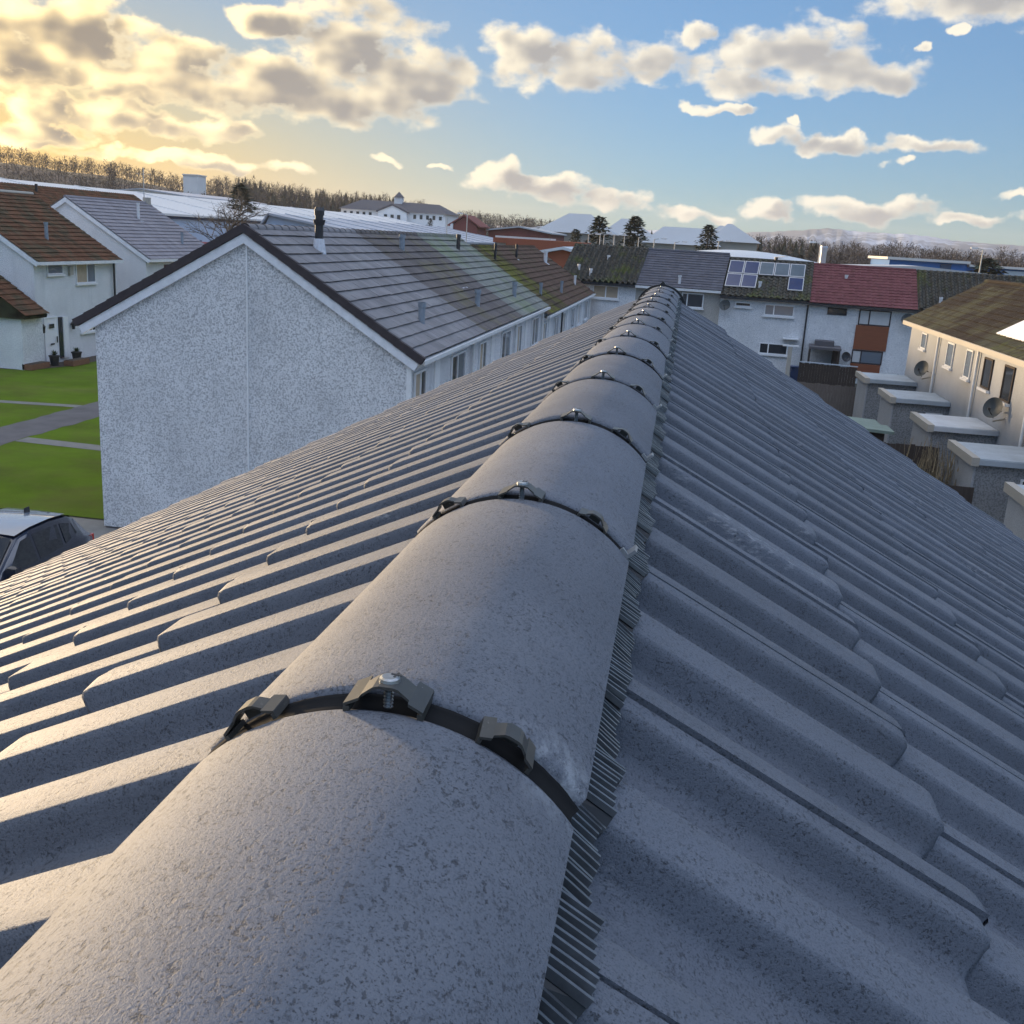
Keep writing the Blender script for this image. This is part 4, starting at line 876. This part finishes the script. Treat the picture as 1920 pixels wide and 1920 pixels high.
def conifer(name, label, loc, H, W, seed, m='conifer', group=None):
    t = thing(name, label, 'tree', loc, group); r = random.Random(seed); L = Vector(loc); MB().tube(L, L + Vector((0, 0, H * .93)), W * .05, W * .012, 6).build('trunk', 'bark', t); mb = MB()
    n = 1500
    for k in range(n):
        h = (k / n) ** .8; rad = W / 2 * (1 - h) ** .5 * (.85 + .3 * math.sin(k * .7 + seed)) + .05; a = r.uniform(0, 6.28); q = r.uniform(.35, 1.05) * rad
        c = L + Vector((math.cos(a) * q, math.sin(a) * q, H * (.06 + .92 * h) + r.uniform(-.1, .1) * H * .06)); s = W * r.uniform(.035, .085)
        o = Vector((math.cos(a), math.sin(a), r.uniform(-.5, .3))) * s * 1.5; w = Vector((-math.sin(a), math.cos(a), r.uniform(-.5, .5))) * s * .6
        mb.quadv(c - w, c + w, c + o)
    mb.build('crown', m, t); return t
conifer('conifer_tree', 'dark round conifer on the hillside left of the white warehouse roof', (-66, 150, 0), 12.6, 7.0, 1)
conifer('conifer_tree', 'left of two dark conifers behind the mossy facing roof', (-14.6, 172, 0), 11.4, 6.6, 2); conifer('conifer_tree', 'broad dark conifer, taller of the two behind facing roofs', (-8.8, 170, 0), 11.7, 7.0, 3)
conifer('conifer_tree', 'small conifer attached left of the two dark conifers', (-18.2, 171, 0), 9.2, 4.0, 6); conifer('conifer_tree', 'lone green conifer between the pale hipped roofs', (3.0, 182, 0), 11.3, 6.2, 4)
conifer('conifer_tree', 'dark evergreen at the right edge in front of the blue building', (37.5, 142, 0), 8.2, 7.0, 5)
conifer('conifer_tree', 'small pointed evergreen before the white school wall', (-59, 238, 0), 10.4, 3.0, 7)

# ------------------------------------------------------------------ distance: warehouses, school, sheds
def gable_shed(name, label, cat, x0, x1, y0, y1, ze, zr, wall, roof, xr=None, seams=0, thick=.25):
    h = thing(name, label, cat, ((x0 + x1) / 2, (y0 + y1) / 2, 0)); xr = (x0 + x1) / 2 if xr is None else xr
    MB().prism([(x0, 0), (x1, 0), (x1, ze), (xr, zr), (x0, ze)], y0, y1).build('wall', wall, h)
    MB().prism([(x0 - .6, ze - .1), (xr, zr + .05), (x1 + .6, ze - .1), (x1 + .6, ze + thick - .1), (xr, zr + .05 + thick), (x0 - .6, ze + thick - .1)], y0 - .5, y1 + .5).build('roof', roof, h)
    for k in range(seams):
        y = y0 + (k + .5) * (y1 - y0) / seams
        MB().prism([(xr, zr + .05 + thick), (x1 + .6, ze + thick - .1), (x1 + .6, ze + thick - .02), (xr, zr + .14 + thick)], y - .12, y + .12).build('roof_seam', roof, h)
    return h
W1 = gable_shed('warehouse', 'very long white roofed warehouse below the wooded hill', 'warehouse', -90, -60, 100, 300, 7.4, 9.9, 'clad_blue_white', 'shed_roof_white', -75, 14)
MB().box(-59.95, -59.8, 120, 124, 0, 4.6).build('loading_door', 'sign_blue', W1); MB().box(-59.95, -59.7, 100.5, 200, 7.0, 7.3).build('gutter', 'sign_blue', W1)
W2 = gable_shed('warehouse', 'grey roofed warehouse with skylight nearer than the white one', 'warehouse', -47, -32, 112, 196, 6.0, 7.95, 'clad_blue_white', 'shed_roof_grey', -46, 9)
mb = MB(); mb.quadv((-45.2, 116, 8.18), (-45.2, 122, 8.18), (-42.5, 122, 7.8), (-42.5, 116, 7.8)); mb.build('skylight', 'metal_pale', W2)
lo = thing('lorry', 'red lorry box seen beyond the lilac grey roof', 'lorry', (-53, 106, 0)); MB().prism([(-54.4, .9), (-51.8, .9), (-51.8, 4.3), (-52.3, 4.75), (-53.9, 4.75), (-54.4, 4.3)], 101, 110).build('box', 'lorry_red', lo); MB().box(-54.3, -51.9, 110.2, 112.2, .6, 3.2).build('cab', 'lorry_red', lo)
for y in (102.5, 104, 108.5, 111.3):
    for s in (-54.2, -52.0): MB().tube((s - .15, y, .5), (s + .15, y, .5), .5, .5, 12).build('wheel', 'tyre', lo)
# school with pediment and clock turret
sc = thing('school', 'long white building with grey roof, pediment and little turret', 'school', (-74, 265, 0)); 
MB().box(-87.7, -60.6, 260, 275, 0, 11.6).build('wall', 'render_white', sc)
mb = MB(); mb.v = [(-88.4, 259.4, 11.6), (-60.0, 259.4, 11.6), (-60.0, 275.6, 11.6), (-88.4, 275.6, 11.6), (-84.5, 267.5, 14.3), (-64, 267.5, 14.0)]; mb.f = [(0, 1, 5, 4), (1, 2, 5), (2, 3, 4, 5), (3, 0, 4)]; mb.build('roof', 'slate_far', sc)
mb = MB(); mb.prism([(-77.6, 9), (-70.2, 9), (-70.2, 11.4), (-73.9, 13.0), (-77.6, 11.4)], 258.6, 262); mb.build('pediment', 'render_white', sc)
mb = MB(); mb.prism([(-78.0, 11.3), (-73.9, 13.0), (-69.8, 11.3), (-69.8, 11.7), (-73.9, 13.45), (-78.0, 11.7)], 258.3, 266); mb.build('pediment_roof', 'slate_far', sc)
t_ = MB().box(-75.6, -73.6, 266, 268, 13, 15.2).build('turret', 'render_white', sc); MB().tube((-74.6, 267, 15.2), (-74.6, 267, 16.6), 1.5, .1, 8).build('turret_roof', 'slate_far', t_)
for k in range(16):
    x = -86.6 + k * 1.65
    if -78.5 < x < -69.5: continue
    MB().box(x - .35, x + .35, 259.9, 260.02, 10.1, 11.1).build('window', 'glass_dark', sc)
for x in (-75.6, -73.9, -72.2): MB().box(x - .4, x + .4, 258.5, 258.62, 9.7, 10.8).build('window', 'glass_dark', sc)
# red brick buildings
bk = gable_shed('brick_building', 'red brick building with white gable trim beyond the grey warehouse', 'building', -44.5, -39.5, 196, 205, 8.6, 10.4, 'brick_red', 'brick_red'); MB().box(-44.6, -44.1, 195.6, 196, 7.6, 9).build('gable_trim', 'render_white', bk)
b2 = gable_shed('brick_building', 'low red brick block with pale flat roof behind street lamps', 'building', -39, -27, 205, 230, 8.2, 9.0, 'brick_red', 'hip_roof')
o1 = thing('low_building', 'low building with rust coloured wall and white flat roof', 'building', (-15, 112, 0)); MB().box(-19.8, -11, 108, 118, 0, 6.6).build('wall', 'render_pale', o1); MB().box(-18.6, -9, 107.6, 107.98, 5.4, 6.7).build('rust_panel', 'rust_wall', o1); MB().box(-20, -10.8, 107.8, 118.4, 6.61, 7.1).build('roof', 'rust_wall', o1); MB().box(-19.8, -14, 107.9, 112, 7.12, 7.3).build('roof_sheet', 'shed_roof_white', o1)
o2 = gable_shed('low_building', 'small building with pale blue white flat roof before the rust wall', 'building', -13.2, -8.4, 92, 99, 5.9, 6.4, 'rust_wall', 'metal_pale')
# pale hipped roofs
def hip(name, label, x0, x1, y0, y1, ze, zr, ridge0, ridge1, m='hip_roof', wall='render_pale'):
    h = thing(name, label, 'building', ((x0 + x1) / 2, (y0 + y1) / 2, 0)); MB().box(x0, x1, y0, y1, 0, ze).build('wall', wall, h); ym = (y0 + y1) / 2
    mb = MB(); mb.v = [(x0 - .8, y0 - .8, ze), (x1 + .8, y0 - .8, ze), (x1 + .8, y1 + .8, ze), (x0 - .8, y1 + .8, ze), (ridge0, ym, zr), (ridge1, ym, zr)]; mb.f = [(0, 1, 5, 4), (1, 2, 5), (2, 3, 4, 5), (3, 0, 4)]; mb.build('roof', m, h); return h
hip('hall', 'pale grey hipped hall roof left of the dark conifers', -33, -17, 232, 250, 8.8, 13.1, -27.5, -22.5); hip('hall', 'second pale hipped roof behind the dark conifers', -20, -9, 248, 262, 9.0, 12.9, -16.5, -14)
hip('hall', 'wide pale hipped roof right of the dark conifers', -9.5, 6, 232, 248, 7.7, 11.4, -6, 3); hip('hall', 'pointed pale hipped roof right of the lone conifer', 4.5, 14.5, 236, 250, 8.9, 12.8, 8, 9)
hip('hall', 'small distant grey hipped roof above the pale roofs', 5, 12, 300, 312, 11, 13.6, 8, 9)
b3 = gable_shed('low_building', 'long pale low building left of the hipped halls', 'building', -36, -30, 236, 246, 9, 9.6, 'render_pale', 'shed_roof_white')
# large curved sheet roof right behind the facing terrace
bs = thing('sheet_roof_hall', 'hall with broad curved pale metal roof behind the solar panels', 'building', (4, 105, 0)); MB().box(-2, 13.5, 98, 114, 0, 5.9).build('wall', 'render_pale', bs)
mb = MB(); mb.smooth = True; rows = []
for j in range(9):
    t = j / 8; y = 97.5 + 17 * t; rows.append([(-2.5 + 16.5 * k / 16, y, 5.95 + 1.35 * math.sin(math.pi * (.12 + .80 * (k / 16))) * (.35 + .65 * math.sin(math.pi * (.1 + .6 * t)))) for k in range(17)])
mb.grid(rows); mb.build('roof', 'metal_pale', bs); MB().box(9.8, 13.6, 97.6, 97.9, 5.9, 6.55).build('green_fascia', 'clad_green', bs)
MB().box(-.2, .2, -.9, .9, 0, .04, Matrix.Translation((8.2, 99.6, 6.86)) @ Matrix.Rotation(R(40), 4, 'Z') @ Matrix.Rotation(R(-6), 4, 'X')).build('skylight', 'shed_roof_white', bs)
gr = gable_shed('low_building', 'long grey flat roof behind the red tiled house', 'building', 10.5, 25, 86, 92, 6.35, 6.6, 'render_pale', 'hip_roof')
bl = thing('blue_building', 'long bright blue clad building with white roof edge, far right', 'building', (36, 155, 0)); MB().box(27, 37, 150, 165, 0, 7.25).build('wall', 'clad_blue', bl); MB().box(37.02, 60, 150.5, 166, 0, 6.9).build('wall', 'clad_blue', bl); MB().box(26.6, 37.3, 149.5, 165.5, 7.26, 7.6).build('roof', 'shed_roof_white', bl); MB().box(37.32, 60, 149.9, 166, 6.92, 7.2).build('roof', 'shed_roof_white', bl); MB().box(33.6, 35, 149.8, 149.98, 0, 7.1).build('panel', 'clad_navy', bl); MB().box(42, 44.5, 150.2, 150.45, 4, 6.7).build('panel', 'metal_pale', bl)
hw = thing('white_block', 'white block among the trees on the hillside', 'building', (-211, 431, 9)); MB().box(-214.3, -207.8, 428, 436, 9, 24.3).build('wall', 'render_white', hw); MB().box(-214.6, -207.5, 427.7, 436.3, 24.31, 24.8).build('roof', 'shed_roof_white', hw)
gw = gable_shed('low_building', 'low pale shed beside a grass bank above the white warehouse', 'building', -118, -100, 200, 240, 11.2, 12.0, 'render_white', 'shed_roof_grey')

# lamp posts
def lamp(loc, H, label, arm=-1):
    x, y, z = loc; l = thing('lamp_post', label, 'lamp post', loc, 'lamp posts behind the facing terrace'); MB().tube((x, y, 0), (x, y, H), .09, .055, 6).build('post', 'post_pale', l)
    MB().tube((x, y, H), (x + arm * .5, y, H + .1), .04, .04, 5).build('arm', 'post_pale', l); MB().box(x + arm * .95 - .3 + .1, x + arm * .95 + .3 + .1, y - .14, y + .14, H + .04, H + .18).build('lamp_head', 'render_white', l)
for x, H in ((-11.3, 8.0), (-10.0, 8.2), (-9.55, 8.05), (-8.4, 8.05), (-7.25, 8.4), (-5.65, 8.0), (-3.9, 7.9), (-1.6, 7.7), (3.2, 8.1)):
    LAMPN = globals().get('LAMPN', -1) + 1; lamp((x, 120, 0), H, 'pale street lamp behind the facing roofs, %s from the left in its row' % ['first', 'second', 'third', 'fourth', 'fifth', 'sixth', 'seventh', 'eighth', 'ninth'][LAMPN], 1)
lamp((-25.4, 120, 0), 9.4, 'tall lone lamp post beside the rust coloured wall'); lamp((-28.2, 122, 0), 9.0, 'paired lamp post left of the rust coloured wall'); lamp((28.4, 110, 0), 8.7, 'tall lamp post in front of the blue building'); lamp((13.2, 112, 0), 8.4, 'lamp post beside the green fascia')

# ------------------------------------------------------------------ hills and woods
HP = [(-80, 2.2), (-50, 2.3), (-40, 2.2), (-35, 2.05), (-32.6, 2.0), (-30.2, 1.75), (-27.7, 1.5), (-25, 1.3), (-22.5, 1.15), (-19.7, 1.0), (-17, .85), (-14, .65), (-11, .5), (-8, .4), (0, .2), (20, .25), (45, .4), (80, .4)]
def hill_el(a):
    for (a0, e0), (a1, e1) in zip(HP, HP[1:]):
        if a0 <= a <= a1: return e0 + (e1 - e0) * (a - a0) / (a1 - a0)
    return .3
def hill_z(a, r):
    base = math.tan(R(hill_el(a))) * 640 + 6
    return base * smooth(r, 270, 640) + 2.0 * math.sin(r * .02 + a) * smooth(r, 300, 500) * .5
rows = []
for j in range(15):
    r = 265 + j * 40
    rows.append([(r * math.sin(R(a)), r * math.cos(R(a)), hill_z(a, min(r, 700)) - .05 - max(0, r - 720) * .02) for a in range(-80, 81, 2)])
mb = MB(); mb.smooth = True; mb.grid(rows); struct(mb.build('hillside', 'hill_earth'))
rw = random.Random(17)
def add_bare(mb, p, H, W, n):
    mb.tube(p, (p[0], p[1], p[2] + H * .55), .14, .07, 3, False)
    for k in range(n):
        a = rw.uniform(0, 6.28); e = rw.uniform(-.9, 1.5); q = rw.random() ** .4
        c = Vector((p[0] + math.cos(a) * math.cos(e) * W / 2 * q, p[1] + math.sin(a) * math.cos(e) * W / 2 * q, p[2] + H * .56 + math.sin(e) * H * .44 * q))
        d = Vector((math.cos(a) * .9, math.sin(a) * .9, rw.uniform(-.2, 1.2))) * H * .075; s = Vector((-math.sin(a), math.cos(a), rw.uniform(-.5, .5))) * W * .016
        mb.quadv(c - d - s, c - d + s, c + d)
def add_con(mb, p, H, W):
    for k in range(9):
        z = H * (.1 + .1 * k); rad = W / 2 * (1 - k / 9.5)
        for j in range(6):
            a = rw.uniform(0, 6.28); s = Vector((-math.sin(a), math.cos(a), 0)) * rad * .45; c = Vector(p) + Vector((0, 0, z + H * .16)); o = Vector(p) + Vector((math.cos(a) * rad, math.sin(a) * rad, z - H * .03)); mb.quadv(o - s, o + s, c)
wb, wc = MB(), MB()
for i in range(1500):
    a = rw.uniform(-44, -7); r = rw.uniform(330, 690)
    x, y = r * math.sin(R(a)), r * math.cos(R(a)); z = hill_z(a, r)
    if -24 < a < -15.5 and rw.random() < .3: add_con(wc, (x, y, z - .3), rw.uniform(7, 11.5), rw.uniform(4, 7))
    else: add_bare(wb, (x, y, z - .3), rw.uniform(5.0, 9.5), rw.uniform(6, 10), 84)
for i in range(760):
    a = rw.uniform(2, 26); r = rw.uniform(270, 520); x, y = r * math.sin(R(a)), r * math.cos(R(a)); z = hill_z(a, r)
    add_bare(wb, (x, y, z - .3), rw.uniform(6.5, 9.5), rw.uniform(7, 11), 90)
for i in range(46):
    a = rw.choice([rw.uniform(3, 6.5), rw.uniform(-2.5, 2)]); r = rw.uniform(290, 420); x, y = r * math.sin(R(a)), r * math.cos(R(a)); add_con(wc, (x, y, hill_z(a, r) - .3), rw.uniform(8, 11), rw.uniform(5, 7))
for i in range(420):
    a = rw.uniform(-25, -14); r = rw.uniform(380, 690); x, y = r * math.sin(R(a)), r * math.cos(R(a)); add_bare(wb, (x, y, hill_z(a, r) - .3), rw.uniform(8, 12), rw.uniform(5, 8), 64)
for i in range(240):                                     # scrub belt before the industrial estate
    a = rw.uniform(-16, 12); r = rw.uniform(125, 215); x, y = r * math.sin(R(a)), r * math.cos(R(a)); add_bare(wb, (x, y, 0), rw.uniform(4.5, 6.6), rw.uniform(3, 6), 36)
tag(wb.build('bare_woodland', 'twig'), 'bare brown winter woodland covering the hillside and skyline', 'woodland', kind='stuff'); tag(wc.build('conifer_woodland', 'conifer_far'), 'dark conifer plantation among the bare woods', 'woodland', kind='stuff')
MT = [(-14, .6), (-8, .75), (-3, .9), (0, .95), (3, 1.05), (5.5, 1.3), (7.2, 1.5), (8.7, 1.38), (10.8, 1.42), (11.8, 1.36), (13.3, 1.2), (16, 1.15), (22, 1.0), (30, .9)]
rows = [[], [], [], []]; rm_ = random.Random(4)
for k in range(177):
    a = -14 + k * .25
    e = 1
    for (a0, e0), (a1, e1) in zip(MT, MT[1:]):
        if a0 <= a <= a1: e = e0 + (e1 - e0) * (a - a0) / (a1 - a0)
    e += rm_.uniform(-.03, .03)
    for j, (d, f) in enumerate(((2300, 0), (2500, .55 + rm_.uniform(-.08, .08)), (2800, 1.0), (3200, .2))):
        rows[j].append((d * math.sin(R(a)), d * math.cos(R(a)), math.tan(R(e)) * 2800 * f - (1 if f == 0 else 0)))
mb = MB(); mb.smooth = True; mb.grid(rows); struct(mb.build('mountains', 'mountain'))

# ------------------------------------------------------------------ the air
hm = bpy.data.materials.new('haze'); hm.use_nodes = True; hm.node_tree.nodes.clear(); HN = NT(hm.node_tree)
ho = HN.n('ShaderNodeOutputMaterial'); hv = HN.n('ShaderNodeVolumePrincipled'); hm.node_tree.links.new(hv.outputs[0], ho.inputs['Volume'])
hv.inputs['Color'].default_value = (.93, .93, .95, 1); hv.inputs['Density'].default_value = 1.1e-4; hv.inputs['Anisotropy'].default_value = .15
tag(MB().box(-3450, 3450, -1000, 3450, -1.2, 100).build('haze', hm), 'thin pale haze over the whole estate and hills', 'haze', kind='stuff')
